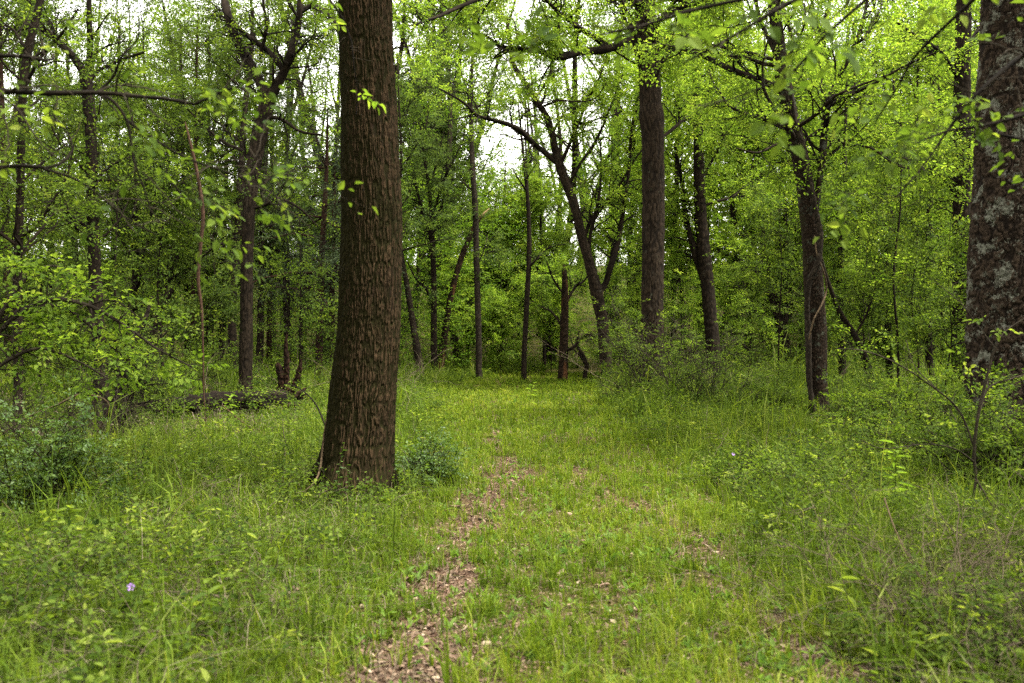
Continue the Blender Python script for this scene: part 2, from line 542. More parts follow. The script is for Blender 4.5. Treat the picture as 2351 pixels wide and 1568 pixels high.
def flat_mat(name, col, rough=.6, trans=.3):
    m, nt, out = new_mat(name)
    p = nt.nodes.new('ShaderNodeBsdfPrincipled')
    n = noise(nt, None, 30.0, 2)
    nt.links.new(mixc(nt, n, col, tuple(x * .7 for x in col)), p.inputs['Base Color'])
    p.inputs['Roughness'].default_value = rough
    nt.links.new(p.outputs[0], out.inputs['Surface'])
    return m


M['petal'] = flat_mat('lilac_petal', (.13, .055, .21))

# ------------------------------------------------------------------ the lane and its ruts
LY = [2, 4.3, 10, 20, 30, 34, 42, 60]
LXC = [.3, .3, .59, .17, .3, .9, 3.2, 12]
LHW = [1.2, 1.15, 1.15, 1.55, 2.1, 2.0, 1.6, 1.2]


def lane_d(x, y):
    return np.abs(x - np.interp(y, LY, LXC)) / np.interp(y, LY, LHW)


def bare(x, y):
    """how bare the worn ruts are, 0 to 1"""
    w = .16 * (vnoise(x, y, .5, 5) - .5) + .26 * (vnoise(x, y, .14, 6) - .5)
    c1 = np.interp(y, [2, 4.3, 5.04, 6.1, 7.8, 9.2, 10.1, 11.5, 14.3, 19, 24], [-.42, -.44, -.42, -.39, -.33, -.18, .04, -.10, -.22, -.36, -.4])
    r1 = np.interp(y, [2, 4.3, 6, 7.6, 8.6, 10.0, 10.8, 12, 14.5, 20, 25], [.52, .42, .26, .17, .22, .52, .30, .13, .10, .11, .0])
    b1 = 1 - sstep(.45, 1.25, (np.abs(x - c1) + w) / np.maximum(r1, .02))
    c2 = np.interp(y, [2, 4.3, 6, 8, 10, 12], [1.65, 1.45, 1.22, 1.34, .75, .6])
    r2 = np.interp(y, [2, 4.0, 6, 8, 9.2, 10.4, 12], [.10, .10, .10, .15, .25, .36, .0])
    b2 = 1 - sstep(.4, 1.3, (np.abs(x - c2) + w) / np.maximum(r2, .02))
    b3 = 1 - sstep(.15, .3, np.hypot((x - 1.55) / 1.0, (y - 4.35) / 1.4) + w)
    patch = sstep(.55, .85, vnoise(x, y, .35, 8) * .6 + vnoise(x, y, 1.1, 9) * .4) * (1 - sstep(.8, 1.2, lane_d(x, y))) * .75
    brk = (.45 + .55 * sstep(.25, .6, vnoise(x, y, .42, 41))) * (.75 + .25 * sstep(.3, .55, vnoise(x, y, .11, 42)))
    return np.clip(np.maximum.reduce([b1 * brk, b2 * brk, b3 * .8, patch]), 0, 1)

# ------------------------------------------------------------------ the ground
def make_ground():
    ys = np.concatenate([np.linspace(-12, 2, 16)[:-1], np.linspace(2, 26, 260)[:-1], np.geomspace(26, 400, 60)])
    xs = np.concatenate([-np.geomspace(300, 9, 26)[:-1], np.linspace(-9, 9, 190), np.geomspace(9, 300, 26)[1:]])
    X, Y = np.meshgrid(xs, ys)
    Z = ground_z(X, Y) - .02 * bare(X, Y) * (Y < 26)
    ny, nx = X.shape
    i = (np.arange(ny - 1) * nx)[:, None] + np.arange(nx - 1)[None, :]
    q = np.stack([i, i + 1, i + nx + 1, i + nx], -1)
    b = Buf().add(np.stack([X, Y, Z], -1), q, bare(X, Y))
    m, nt, out = new_mat('forest_soil')
    tc = nt.nodes.new('ShaderNodeTexCoord')
    n1 = noise(nt, tc.outputs['Object'], 38.0, 6, .7)
    n2 = noise(nt, tc.outputs['Object'], 4.0, 4, .6)
    thatch = ramp(nt, n1, [(.25, (.010, .010, .002)), (.5, (.032, .030, .007)), (.75, (.085, .070, .024))])
    soil = ramp(nt, n1, [(.25, (.02, .011, .006)), (.5, (.065, .036, .022)), (.78, (.16, .10, .068))])
    f = math_(nt, 'ADD', math_(nt, 'MULTIPLY', attr(nt), 1.1), math_(nt, 'MULTIPLY', math_(nt, 'SUBTRACT', n2, .5), .6), True)
    p = nt.nodes.new('ShaderNodeBsdfPrincipled')
    nt.links.new(mixc(nt, f, thatch, soil), p.inputs['Base Color'])
    p.inputs['Roughness'].default_value = 1.0
    p.inputs['Specular IOR Level'].default_value = .03
    bp = nt.nodes.new('ShaderNodeBump'); bp.inputs['Strength'].default_value = .7; bp.inputs['Distance'].default_value = .03
    nt.links.new(n1, bp.inputs['Height']); nt.links.new(bp.outputs[0], p.inputs['Normal'])
    nt.links.new(p.outputs[0], out.inputs['Surface'])
    tag(b.build('ground', m, smooth=True), kind='structure')


make_ground()


def scatter(rs, n, y0, y1, power, wide=.60):
    """n ground points between distances y0 and y1, thinner far away"""
    u = rs.random(n)
    e = 2 - power
    y = (y0 ** e + u * (y1 ** e - y0 ** e)) ** (1 / e) if abs(e) > 1e-6 else y0 * (y1 / y0) ** u
    x = (rs.random(n) * 2 - 1) * (y * wide + .8)
    return x, y


def clear_of_trunk(x, y):
    return np.hypot((x + 1.42), (y - 9.0)) > .36


def make_grass():
    rs = np.random.default_rng(21)
    def tufts(x, y, c, spread, h, w, lean, val, hv=.3, vv=.15):
        """c blades fanning out of each tuft centre"""
        r = np.repeat(np.arange(len(x)), c)
        n = len(r)
        az = rs.uniform(0, 2 * math.pi, n)
        d = np.abs(rs.normal(0, 1, n)) * spread[r]
        return blades(rs, x[r] + np.cos(az) * d, y[r] + np.sin(az) * d, h[r] * rs.gamma(6, 1 / 6, n), w[r] * rs.uniform(.6, 1.3, n),
                      np.clip(lean[r] * rs.gamma(3, .33, n), .03, 1.3), np.clip(val[r] + rs.normal(0, vv, n), 0, 1), None, 1.0, az + rs.normal(0, .5, n))

    # short lane grass, in small tufts
    x, y = scatter(rs, 165000, 2.6, 40, 1.35)
    ld = lane_d(x, y)
    dens = (1 - .97 * bare(x, y)) * (.34 + .8 * sstep(.34, .70, vnoise(x, y, .16, 11) * .55 + vnoise(x, y, .55, 12) * .45))
    dens *= (1 - .6 * sstep(1.0, 1.5, ld))
    k = (rs.random(len(x)) < dens) & clear_of_trunk(x, y)
    x, y, ld = x[k], y[k], ld[k]
    n = len(x)
    side = sstep(.8, 1.5, ld)
    c = np.clip(rs.poisson(7, n), 2, 20)
    h = rs.gamma(7, 1 / 7, n) * (.062 + .06 * side + .04 * vnoise(x, y, .5, 13))
    h *= 1 - .55 * np.exp(-((x + 5.2) / 2.2) ** 4 - ((y - 15.8) / 2.6) ** 4)
    w = rs.uniform(.0042, .0080, n) * np.clip(y / 8, 1, 3)
    val = np.clip(.54 + .4 * (vnoise(x, y, 1.2, 14) - .5) + rs.normal(0, .16, n) - .15 * side, 0, 1)
    tag(Buf().add(*tufts(x, y, c, .014 * np.clip(y / 7, 1, 3), h, w, rs.uniform(.2, .8, n), val)).build('lane_grass', M['grass']), 'short yellow green grass covering the worn lane', 'grass', kind='stuff')
    # taller grass beside the lane, in bigger clumps
    x, y = scatter(rs, 84000, 2.8, 46, 1.2, .64)
    ld = lane_d(x, y)
    lf = (x < 0) & (y < 9.5)
    cl = vnoise(x, y, .5, 15) * .55 + vnoise(x, y, .17, 45) * .45
    dens = sstep(.92, 1.4, ld) * (.05 + 1.0 * sstep(.36, .66, cl))
    log = np.exp(-((x + 5.0) / 2.3) ** 4 - ((y - 16.2) / 3.4) ** 4)
    k = (rs.random(len(x)) < dens) & clear_of_trunk(x, y)
    x, y, ld, lf, log, cl = x[k], y[k], ld[k], lf[k], log[k], cl[k]
    n = len(x)
    broad = (rs.random(n) < .38) * sstep(.4, .7, vnoise(x, y, 1.3, 47))
    h = rs.gamma(8, 1 / 8, n) * (.10 + .24 * sstep(.3, .75, cl) + .07 * (broad > .3)) * np.where(lf, .72, 1.0) * (.6 + .4 * sstep(1.0, 1.8, ld)) * np.clip(y / 14, .85, 1.2) * (1 - .8 * log) * (1 - .6 * np.exp(-((x - 5.1) / .9) ** 4 - ((y - 15.2) / 1.9) ** 4))
    h *= 1 - .5 * np.exp(-((x + 1.4) / .9) ** 4 - ((y - 8.0) / 1.2) ** 4)
    h *= 1 - .45 * np.exp(-((x - 2.5) / .8) ** 4 - ((y - 5.0) / 1.1) ** 4)
    w = np.where(broad > .3, rs.uniform(.008, .014, n), rs.uniform(.0038, .0082, n)) * np.clip(y / 9, 1, 2.6)
    c = np.where(broad > .3, np.clip(rs.poisson(6, n), 2, 12), np.clip(rs.poisson(9, n), 3, 20))
    val = np.clip(.46 + .4 * (vnoise(x, y, 1.5, 17) - .5) + rs.normal(0, .17, n) + .1 * (broad > .3), 0, 1)
    tag(Buf().add(*tufts(x, y, c, .022 * np.clip(y / 9, 1, 2.4), h, w, rs.uniform(.2, 1.0, n), val)).build('tall_grass', M['tall'], None), 'tall arching green grass growing on both sides of the lane', 'grass', kind='stuff')
    # dry straws and thatch
    x, y = scatter(rs, 105000, 2.6, 26, 1.5, .62)
    ld = lane_d(x, y)
    dens = .20 + .5 * sstep(.45, .8, vnoise(x, y, .6, 18)) + .15 * ((x < -.5) & (y < 9)) + .3 * ((x > 1.9) & (y < 7))
    k = (rs.random(len(x)) < dens) & clear_of_trunk(x, y)
    x, y, ld = x[k], y[k], ld[k]
    n = len(x)
    h = rs.gamma(4, .25, n) * (.075 + .10 * sstep(.9, 1.4, ld))
    tag(Buf().add(*blades(rs, x, y, h, rs.uniform(.002, .0048, n) * np.clip(y / 8, 1, 2.6), rs.gamma(3, .45, n), np.clip(rs.normal(.45, .24, n), 0, 1), None, .9)).build('dry_grass', M['dry']), 'pale dry grass straws among the green blades', 'grass', kind='stuff')
    # broad-leaved sprouts
    x, y = scatter(rs, 70000, 2.6, 30, 1.3, .6)
    dens = (1 - .8 * bare(x, y)) * (.16 + .5 * sstep(.45, .85, vnoise(x, y, .30, 19)))
    k = (rs.random(len(x)) < dens) & clear_of_trunk(x, y)
    x, y = x[k], y[k]
    n = len(x)
    c = rs.integers(3, 7, n)
    xi, yi = np.repeat(x, c), np.repeat(y, c)
    N = len(xi)
    az = rs.uniform(0, 2 * math.pi, N)
    el = rs.uniform(.35, 1.35, N)
    d = np.stack([np.cos(az) * np.cos(el), np.sin(az) * np.cos(el), np.sin(el)], 1)
    sz = np.repeat(.022 + .05 * rs.random(n) ** 1.8, c) * rs.uniform(.7, 1.2, N)
    st = np.repeat(rs.uniform(0, .05, n), c)
    p = np.stack([xi + rs.normal(0, .008, N), yi + rs.normal(0, .008, N), ground_z(xi, yi) + st * rs.random(N)], 1)
    up = np.stack([-np.cos(az) * .6, -np.sin(az) * .6, np.ones(N)], 1)
    val = np.clip(np.repeat(rs.normal(.62, .17, n), c) + rs.normal(0, .1, N), 0, 1)
    tag(Buf().add(*leaf_geo(p, d, up, sz, sz * rs.uniform(.28, .45, N), .05, .2, True, val)).build('ground_plants', M['sprout']), 'small broad leaved weeds sprouting through the lane grass', 'weeds', kind='stuff')
    # dead leaves
    x, y = scatter(rs, 620000, 2.6, 24, 1.55, .5)
    dens = .13 * (lane_d(x, y) < 1.1) + .03 + .9 * bare(x, y) ** 1.1
    k = (rs.random(len(x)) < dens) & clear_of_trunk(x, y)
    x, y = x[k], y[k]
    n = len(x)
    az = rs.uniform(0, 2 * math.pi, n)
    d = np.stack([np.cos(az), np.sin(az), rs.normal(.05, .22, n)], 1)
    nn = np.stack([rs.normal(0, .45, n), rs.normal(0, .45, n), np.ones(n)], 1)
    L = rs.gamma(2.5, .4, n) * .017 + .006
    p = np.stack([x, y, ground_z(x, y) - .02 * bare(x, y) + rs.uniform(.002, .022, n)], 1)
    tag(Buf().add(*leaf_geo(p, d, nn, L, L * rs.uniform(.16, .6, n), rs.uniform(-.1, .25, n), rs.uniform(-.2, .2, n), True, np.clip(rs.normal(.5, .24, n), 0, 1))).build('fallen_leaves', M['litter']), 'brown and tan dead leaves littering the bare ruts', 'leaf litter', kind='stuff')


make_grass()


def make_undergrowth():
    rs = np.random.default_rng(33)
    lb, wb = Buf(), Buf()
    # low leafy weeds close to the ground, everywhere off the lane
    x, y = scatter(rs, 88000, 3.2, 48, 1.1, .66)
    ld = lane_d(x, y)
    dens = sstep(1.0, 1.5, ld) * (.25 + .75 * sstep(.38, .66, vnoise(x, y, .8, 21)))
    log = np.exp(-((x + 5.0) / 2.3) ** 4 - ((y - 16.2) / 3.4) ** 4)
    dens *= 1 - .96 * log
    vine = np.exp(-((x - 5.1) / .9) ** 4 - ((y - 15.2) / 1.9) ** 4)
    dens *= 1 - .85 * vine
    dens *= np.where((x < 0) & (y < 8), .5, 1)
    k = (rs.random(len(x)) < dens) & clear_of_trunk(x, y)
    x, y, ld = x[k], y[k], ld[k]
    n = len(x)
    hh = (.06 + .44 * rs.random(n) ** 1.5 * sstep(.3, .8, vnoise(x, y, 1.7, 22))) * (1 + .4 * sstep(14, 28, y)) * (.5 + .5 * sstep(1.1, 2.0, ld))
    p = np.stack([x, y, ground_z(x, y) + hh], 1)
    az = rs.uniform(0, 2 * math.pi, n)
    fw = np.stack([np.cos(az), np.sin(az), rs.uniform(.1, .9, n)], 1)
    hh *= 1 + .4 * (x > 0) * sstep(7, 11, y)
    hh *= 1 - .5 * np.exp(-((x + 1.4) / .8) ** 4 - ((y - 8.2) / 1.0) ** 4)
    p[:, 2] = ground_z(x, y) + hh
    near = y < 14
    for mk, sz in ((near, (.038, .025)), (~near, (.055, .036))):
        lf, tw = stamp(rs, p[mk], fw[mk], 11, .62 if mk is near else .95, sz, mk is near, True, .4, .03)
        lb.add(*lf)
        wb.add(*tubes(tw[0], tw[1] * .0016, 3))
    # taller weeds with long pointed leaves
    x, y = scatter(rs, 5200, 3.0, 26, 1.25, .64)
    ld = lane_d(x, y)
    k = (rs.random(len(x)) < sstep(1.0, 1.4, ld) * (.12 + .88 * sstep(.45, .7, vnoise(x, y, .9, 61)))) & clear_of_trunk(x, y)
    k &= ~((np.abs(x + 5) < 2.4) & (np.abs(y - 16.2) < 3.4)) & ~((np.abs(x - 5.1) < 1) & (np.abs(y - 15.2) < 2)) & ~((np.abs(x + 1.4) < .8) & (np.abs(y - 8) < 1))
    x, y = x[k], y[k]
    n = len(x)
    hh = rs.uniform(.12, .36, n)
    c = rs.integers(7, 15, n)
    r = np.repeat(np.arange(n), c)
    t = rs.uniform(.15, 1, len(r))
    lean = rs.normal(0, .18, (n, 2))
    p = np.stack([x[r] + lean[r, 0] * hh[r] * t, y[r] + lean[r, 1] * hh[r] * t, ground_z(x, y)[r] + hh[r] * t], 1)
    az = rs.uniform(0, 6.28, len(r))
    d = np.stack([np.cos(az), np.sin(az), rs.uniform(-.1, .7, len(r))], 1)
    L = np.repeat(rs.uniform(.05, .12, n), c) * rs.uniform(.6, 1.1, len(r)) * np.clip(y[r] / 12, 1, 1.5)
    lb.add(*leaf_geo(p, d, np.array([0, 0, 1.]) + rs.normal(0, .25, (len(r), 3)), L, L * np.repeat(rs.uniform(.22, .45, n), c), .04, .28, True,
                     np.clip(np.repeat(rs.normal(.62, .17, n), c) + rs.normal(0, .12, len(r)), 0, 1)))
    g = np.stack([x, y, ground_z(x, y)], 1); tp = g + np.stack([lean[:, 0] * hh, lean[:, 1] * hh, hh], 1)
    wb.add(*tubes(g[:, None] + (tp - g)[:, None] * np.linspace(0, 1, 4)[None, :, None], np.repeat(np.linspace(.0022, .001, 4)[None], n, 0), 3))
    o = lb.build('undergrowth', M['mid'])
    tag(o, 'low leafy undergrowth filling the forest floor beside the lane', 'undergrowth', kind='stuff')
    o2 = wb.build('undergrowth_stems', M['twig'], o)
    o2['kind'] = 'stuff'


make_undergrowth()


# ------------------------------------------------------------------ trees
def px_line(pts, D, rs, n, dz=0.0, jit=.04):
    """pixel polyline (x, y, width in px) at distance D -> n points and radii in metres; dz = drift in depth over its length"""
    A = np.array([(p[0], p[1], p[2]) for p in pts], float)
    t = np.linspace(0, 1, len(A))
    Dd = D + dz * t + (rs.normal(0, jit, len(A)) * D / 12 if len(A) > 2 else 0) * (t > 0)
    X = np.stack([(A[:, 0] - CX) / F * Dd, Dd, EYE + (HY - A[:, 1]) / F * Dd, A[:, 2] / 2 / F * Dd], 1)
    C = catmull(X, n)
    return C[:, :3], np.maximum(C[:, 3], .002)


def tree(label, D, trunk, limbs=(), name='forest_tree', cat='tree', bark='brown', leaf='mid', seed=1, auto=None, fl=None,
         group=None, twigmat='twigdark', sides=20, cell=None, depth=None, lobes=.25, dz=0.0, limb_bark=None, rings=None, style='cell', ws=1.0):
    rs = np.random.default_rng(seed)
    trunk = [(p[0], p[1], p[2] * ws) for p in trunk]
    n = rings or int(np.clip(40 + 26 * len(trunk), 60, 320))
    tp, tr = px_line(trunk, D, rs, n, dz, 0.0)
    gx, gy = tp[0, 0], tp[0, 1]
    g = ground_z(gx, gy)
    if tp[0, 2] < 1.0:
        tp[0, 2] = min(tp[0, 2], g - .12)
    org = (gx, gy, g)
    root = thing(name, org, label, cat, group)
    rm = float(np.median(tr))
    b = Buf()
    b.add(*bark_tube(tp, tr, sides, n, cell or (rm * .30, rm * 1.1), depth if depth is not None else rm * .10, seed, lobes, .04, style))
    b.build('trunk', M[bark], root, org, True)
    LP, LR = [], []
    for i, lb in enumerate(limbs):
        d2 = lb[0] if isinstance(lb[0], (int, float)) else float(rs.normal(0, .35))
        pts = [p for p in lb if not isinstance(p, (int, float))]
        pts = [(p[0], p[1], p[2] * ws) for p in pts]
        # start at the trunk's depth
        P, R = px_line(pts, D + dz * .5, rs, 34, d2)
        lbuf = Buf().add(*bark_tube(P, R, 10, 34, (max(R.mean() * .4, .006), max(R.mean() * 1.5, .02)), R.mean() * .10, seed + i, 0, .07))
        lbuf.build('limb', M[limb_bark or bark], root, org, True)
        LP.append(catmull(P, 14)); LR.append(np.interp(np.linspace(0, 1, 14), np.linspace(0, 1, 34), R))
    if auto:
        na = auto['n']
        zz = np.sort(rs.uniform(auto['z0'], auto['z1'], na))
        i = np.clip(np.searchsorted(tp[:, 2], zz), 1, n - 1)
        az = np.arange(na) * 2.4 + rs.uniform(0, 6) + rs.normal(0, .4, na)
        el = np.radians(rs.uniform(*auto.get('el', (10, 55)), na))
        d = np.stack([np.cos(az) * np.cos(el), np.sin(az) * np.cos(el), np.sin(el)], 1)
        L = auto['len'] * rs.uniform(.55, 1.15, na) * (1 - auto.get('taper', .45) * (zz - auto['z0']) / max(auto['z1'] - auto['z0'], .1))
        P = grow(rs, tp[i], d, L, 14, auto.get('wander', .14), (0, 0, auto.get('trop', .03)))
        r0 = np.minimum(tr[i] * .45, .012 + .013 * L)
        R = r0[:, None] * np.linspace(1, .22, 14)[None]
        lb = Buf().add(*tubes(P, R, 7))
        o = lb.build('limb', M[limb_bark or bark], root, org, True)
        o['kind'] = 'stuff'
        LP += list(P); LR += list(R)
    if LP and fl is not None:
        wb, lfb = flesh(rs, np.array(LP), np.array(LR), **fl)
        o = wb.build('twigs', M[twigmat], root, org)
        o['kind'] = 'stuff'
        if lfb.n:
            lfb.build('crown', M[leaf], root, org)
    return root


def make_thicket(name, label, side, mat, n, seed):
    """the dense middle layer of leafy twigs between the trunks"""
    rs = np.random.default_rng(seed)
    y = 31 + 13 * rs.random(n)
    x = side * (np.interp(y, LY, LHW) * 1.0 + 1.2 + rs.random(n) * (y * .66 - 1.5)) + np.interp(y, LY, LXC) * .6
    cl = vnoise(x, y, 2.2, 51)
    top = (1.4 + 5.5 * sstep(.3, .8, cl)) * (.75 + .5 * vnoise(x, y, .7, 52))
    z = (.9 if side < 0 else 0) + rs.random(n) ** .85 * top
    layer = .35 + .65 * sstep(.35, .6, vnoise(x * 1.0 + z * .35, y + z * 2.2, .55, 53))
    keep = rs.random(n) < layer * (.35 + .65 * sstep(.25, .6, cl))
    keep &= ~((np.abs(x + 5.0) < 2.5) & (y < 21)) & ~((side < 0) & (y < 19) & (x > -6))
    x, y, z = x[keep], y[keep], z[keep]
    a = rs.uniform(0, 6.28, len(x))
    p = np.stack([x, y, ground_z(x, y) + .1 + z], 1)
    lf, tw = stamp(rs, p, np.stack([np.cos(a), np.sin(a), rs.uniform(-.25, .5, len(x))], 1), 11, 1.25, (.062, .039), False, True, .45, 0, .7, .2)
    o = Buf().add(*lf).build(name, M[mat])
    tag(o, label, 'thicket', kind='stuff')
    wb = Buf().add(*tubes(tw[0], tw[1] * .0034, 3))
    m = len(x) // 22
    i = rs.choice(len(x), m, replace=False)
    g = p[i].copy(); g[:, 2] = ground_z(g[:, 0], g[:, 1])
    lean = rs.normal(0, .7, (m, 2)); g[:, :2] += lean
    t = np.linspace(0, 1, 7)[None, :, None]
    P = g[:, None] * (1 - t) + p[i][:, None] * t
    P[:, :, :2] += (np.sin(t * 3.1) * rs.normal(0, .3, (m, 1, 2))) + rs.normal(0, .02, (m, 7, 2))
    wb.add(*tubes(P, np.linspace(.009, .003, 7)[None] * rs.uniform(.5, 1.5, (m, 1)), 4))
    o2 = wb.build(name + '_stems', M['twig'], o)
    o2['kind'] = 'stuff'


make_thicket('dark_thicket', 'dense dark thicket of leafy twigs among the trunks left of the lane', -1, 'mid', 10000, 91)
make_thicket('green_thicket', 'dense fresh green thicket of leafy twigs among the trunks right of the lane', 1, 'mid', 17000, 92)


def make_dead_twigs():
    """bare grey and tan twigs poking out of the undergrowth"""
    rs = np.random.default_rng(95)
    x, y = scatter(rs, 5200, 3.3, 34, 1.0, .64)
    corner = (x > 1.5) & (y < 7.5)
    k = (rs.random(len(x)) < sstep(1.15, 1.6, lane_d(x, y)) * (.18 + .82 * sstep(.42, .7, vnoise(x, y, 1.6, 71))) + .5 * corner * (lane_d(x, y) > 1.3)) & clear_of_trunk(x, y)
    k &= ~((np.abs(x + 5) < 2.3) & (np.abs(y - 16.2) < 3))
    x, y = x[k], y[k]
    n = len(x)
    p = np.stack([x, y, ground_z(x, y) + rs.random(n) * .12], 1)
    d = np.stack([rs.normal(0, 1, n), rs.normal(0, .6, n), rs.uniform(.1, 1.6, n)], 1)
    L = rs.gamma(4, .25, n) * .55 * np.clip(y / 12, .7, 1.5)
    P = grow(rs, p, d, L, 9, .2, (0, 0, -.07))
    R = (rs.uniform(.0014, .0034, n) * np.clip(y / 9, .9, 2.2))[:, None] * np.linspace(1, .4, 9)[None]
    b = Buf().add(*tubes(P, R, 4), None)
    m = n * 3
    q, t, r, f = pick(rs, P, R, m, .2, .95)
    S = grow(rs, q, perp(rs, t, .8), rs.uniform(.06, .3, m) * np.clip(q[:, 1] / 12, .7, 1.5), 6, .25, (0, 0, -.03))
    b.add(*tubes(S, np.clip(r * .6, .0011, .004)[:, None] * np.linspace(1, .5, 6)[None], 3))
    tag(b.build('dead_twigs', M['paletwig']), 'bare grey dead twigs sticking out of the undergrowth', 'dead twigs', kind='stuff')


M['paletwig'] = bark_mat('weathered_twig', (.09, .07, .05), (.36, .29, .22), streak=30, bump=.2, k_=1.5)
make_dead_twigs()


# flesh presets
def FL(D, dense=1.0, leaf=.075, LB=1.5, bare=.2, **k):
    d = dict(dB=.24, LB=LB, dC=.21, LC=.65, spn=3.1 * dense, leaf=(leaf, leaf * .58), nleaf=16, hexa=D < 16, spray=1.15, bare=bare,
             wood=D < 26, twig=.0022 + .00016 * D, vspread=.19)
    d.update(k)
    return d


# 1 the big mossy trunk by the lane
def big_tree():
    D = 9.05
    rs = np.random.default_rng(3)
    pts = [(808, 1176, 262), (811, 1135, 212), (819, 1065, 168), (831, 940, 150), (843, 800, 141), (851, 650, 137), (854, 500, 134), (850, 350, 130), (845, 200, 126), (840, 50, 120), (838, -150, 116), (837, -420, 108)]
    tp, tr = px_line(pts, D, rs, 900, 0.0, 0.0)
    org = (tp[0, 0], D, ground_z(tp[0, 0], D))
    tp[0, 2] = org[2] - .1
    tp = catmull(tp[::30], 900); tr = np.interp(np.linspace(0, 1, 900), np.linspace(0, 1, len(tr[::30])), tr[::30])
    r = thing('mossy_tree', org, 'thick mossy ridged trunk standing close beside the lane, by far the widest at its base', 'tree')
    Buf().add(*bark_tube(tp, tr, 520, 900, (.0165, .18), .016, 5, .34, .03, 'ridge')).build('trunk', M['big'], r, org, True)
    # the high crown, above what the photograph shows
    na = 12
    top = tp[-1]
    P0 = np.repeat(top[None], na, 0) - np.array([0, 0, 1.]) * rs.uniform(0, .6, na)[:, None]
    az = np.arange(na) * 2.4
    d = np.stack([np.cos(az), np.sin(az), rs.uniform(.6, 2.2, na)], 1)
    P = grow(rs, P0, d, rs.uniform(4, 7, na), 14, .1, (0, 0, .03))
    R = np.linspace(.12, .02, 14)[None] * np.ones((na, 1))
    o = Buf().add(*tubes(P, R, 7)).build('limb', M['big'], r, org, True); o['kind'] = 'stuff'
    wb, lb = flesh(rs, P, R, dB=.6, LB=2, dC=.7, LC=.8, spn=2.0, leaf=(.16, .10), nleaf=7, wood=False, spray=2.0, zmin=6.5, twig=.008)
    o = wb.build('twigs', M['twigdark'], r, org); o['kind'] = 'stuff'
    lb.build('crown', M['mid'], r, org)


big_tree()

# ---- left part of the wood
tree('forked mossy tree beside the fallen log, its two crooked limbs spreading near the top', 20.8,
     [(560, 945, 44), (563, 900, 35), (564, 850, 32), (566, 700, 30), (567, 600, 30), (572, 480, 32), (582, 380, 36), (598, 300, 37), (614, 232, 36), (622, 205, 26)],
     [[(614, 240, 28), (598, 190, 26), (570, 140, 24), (545, 95, 22), (525, 40, 21), (513, -20, 20), (500, -120, 15), (480, -260, 8)],
      [(614, 240, 28), (636, 195, 25), (652, 165, 23), (668, 120, 21), (680, 75, 20), (688, 30, 18), (690, -40, 14), (700, -150, 8)],
      [(654, 165, 18), (630, 132, 15), (604, 108, 14), (575, 88, 12), (540, 55, 10), (510, 10, 8)],
      [(690, 25, 14), (720, 14, 12), (750, 30, 9), (775, 62, 6), (782, 110, 4)],
      [(598, 300, 14), (615, 272, 12), (640, 272, 10), (660, 282, 9), (690, 302, 7), (740, 310, 5)],
      [(583, 395, 11), (560, 350, 10), (520, 330, 8), (480, 300, 6), (430, 250, 4)],
      [(600, 120, 10), (612, 60, 9), (605, 10, 7), (600, -60, 5)],
      [(578, 480, 9), (610, 470, 8), (640, 455, 7), (690, 480, 5), (730, 520, 3)]],
     bark='mossy', leaf='mid', seed=31, ws=0.92, sides=72, rings=320, style='ridge', cell=(.04, .2), depth=.014, fl=FL(21, .55, .06, 1.2, .45, dB=.25), auto=dict(n=3, z0=6, z1=7, len=2.0))
tree('dark straight trunk directly behind the forked mossy tree on its left', 31,
     [(534, 862, 27), (533, 760, 22), (537, 650, 20), (545, 550, 20), (551, 450, 18), (556, 350, 16), (562, 250, 14), (575, 150, 12), (580, 20, 9)],
     [[(545, 560, 8), (500, 500, 7), (470, 460, 5), (455, 400, 3)]], leaf='dark', seed=32, ws=0.9, auto=dict(n=18, z0=3, z1=14, len=3.2), fl=FL(31, 1.0, .075))
tree('slim dark trunk rising close behind the right side of the forked mossy tree', 33,
     [(594, 868, 18), (598, 750, 16), (600, 600, 14), (605, 450, 12), (612, 330, 9), (615, 200, 6)], leaf='mid', seed=33, auto=dict(n=11, z0=4, z1=11, len=2.4), fl=FL(33, .9, .075))
tree('tall thin trunk rising directly behind the jagged root snag', 34,
     [(664, 868, 17), (660, 780, 15), (658, 700, 15), (655, 560, 16), (655, 450, 13), (660, 330, 11), (672, 200, 8), (680, 60, 5)], leaf='mid', seed=34, auto=dict(n=18, z0=3, z1=14, len=3.2), fl=FL(34, .9, .075))
CED = dict(el=(-12, 18), trop=-.02, taper=.3)
CFL = lambda D, dense=1.0: dict(FL(D, dense, .085, .9, .15), leaf=(.085, .020), nleaf=16, tilt=.9, droop=-.12, flat=.35, dB=.26, spray=1.2)
tree('reddish brown cedar trunk standing just left of the thick mossy trunk', 28.5,
     [(730, 892, 18), (732, 840, 17), (733, 800, 17), (735, 700, 16), (738, 600, 14), (745, 480, 12), (750, 380, 8), (752, 250, 4)], name='cedar_tree', cat='cedar', bark='red', leaf='cedar', seed=35, auto=dict(n=26, z0=2.6, z1=9, len=2.2, **CED), fl=CFL(28))
tree('narrow cedar half hidden by the left edge of the thick mossy trunk', 33,
     [(760, 874, 14), (761, 780, 13), (763, 650, 12), (766, 500, 10), (768, 380, 6)], name='cedar_tree', cat='cedar', bark='red', leaf='cedar', seed=36, auto=dict(n=24, z0=2.5, z1=10, len=2.2, **CED), fl=CFL(33))
tree('thin cedar between the jagged root snag and the reddish cedar trunk', 38,
     [(690, 862, 10), (691, 760, 9), (693, 640, 8), (697, 500, 6), (700, 420, 4)], name='cedar_tree', cat='cedar', bark='brown', leaf='cedar', seed=37, auto=dict(n=22, z0=2.5, z1=9, len=2.2, **CED), fl=CFL(38))
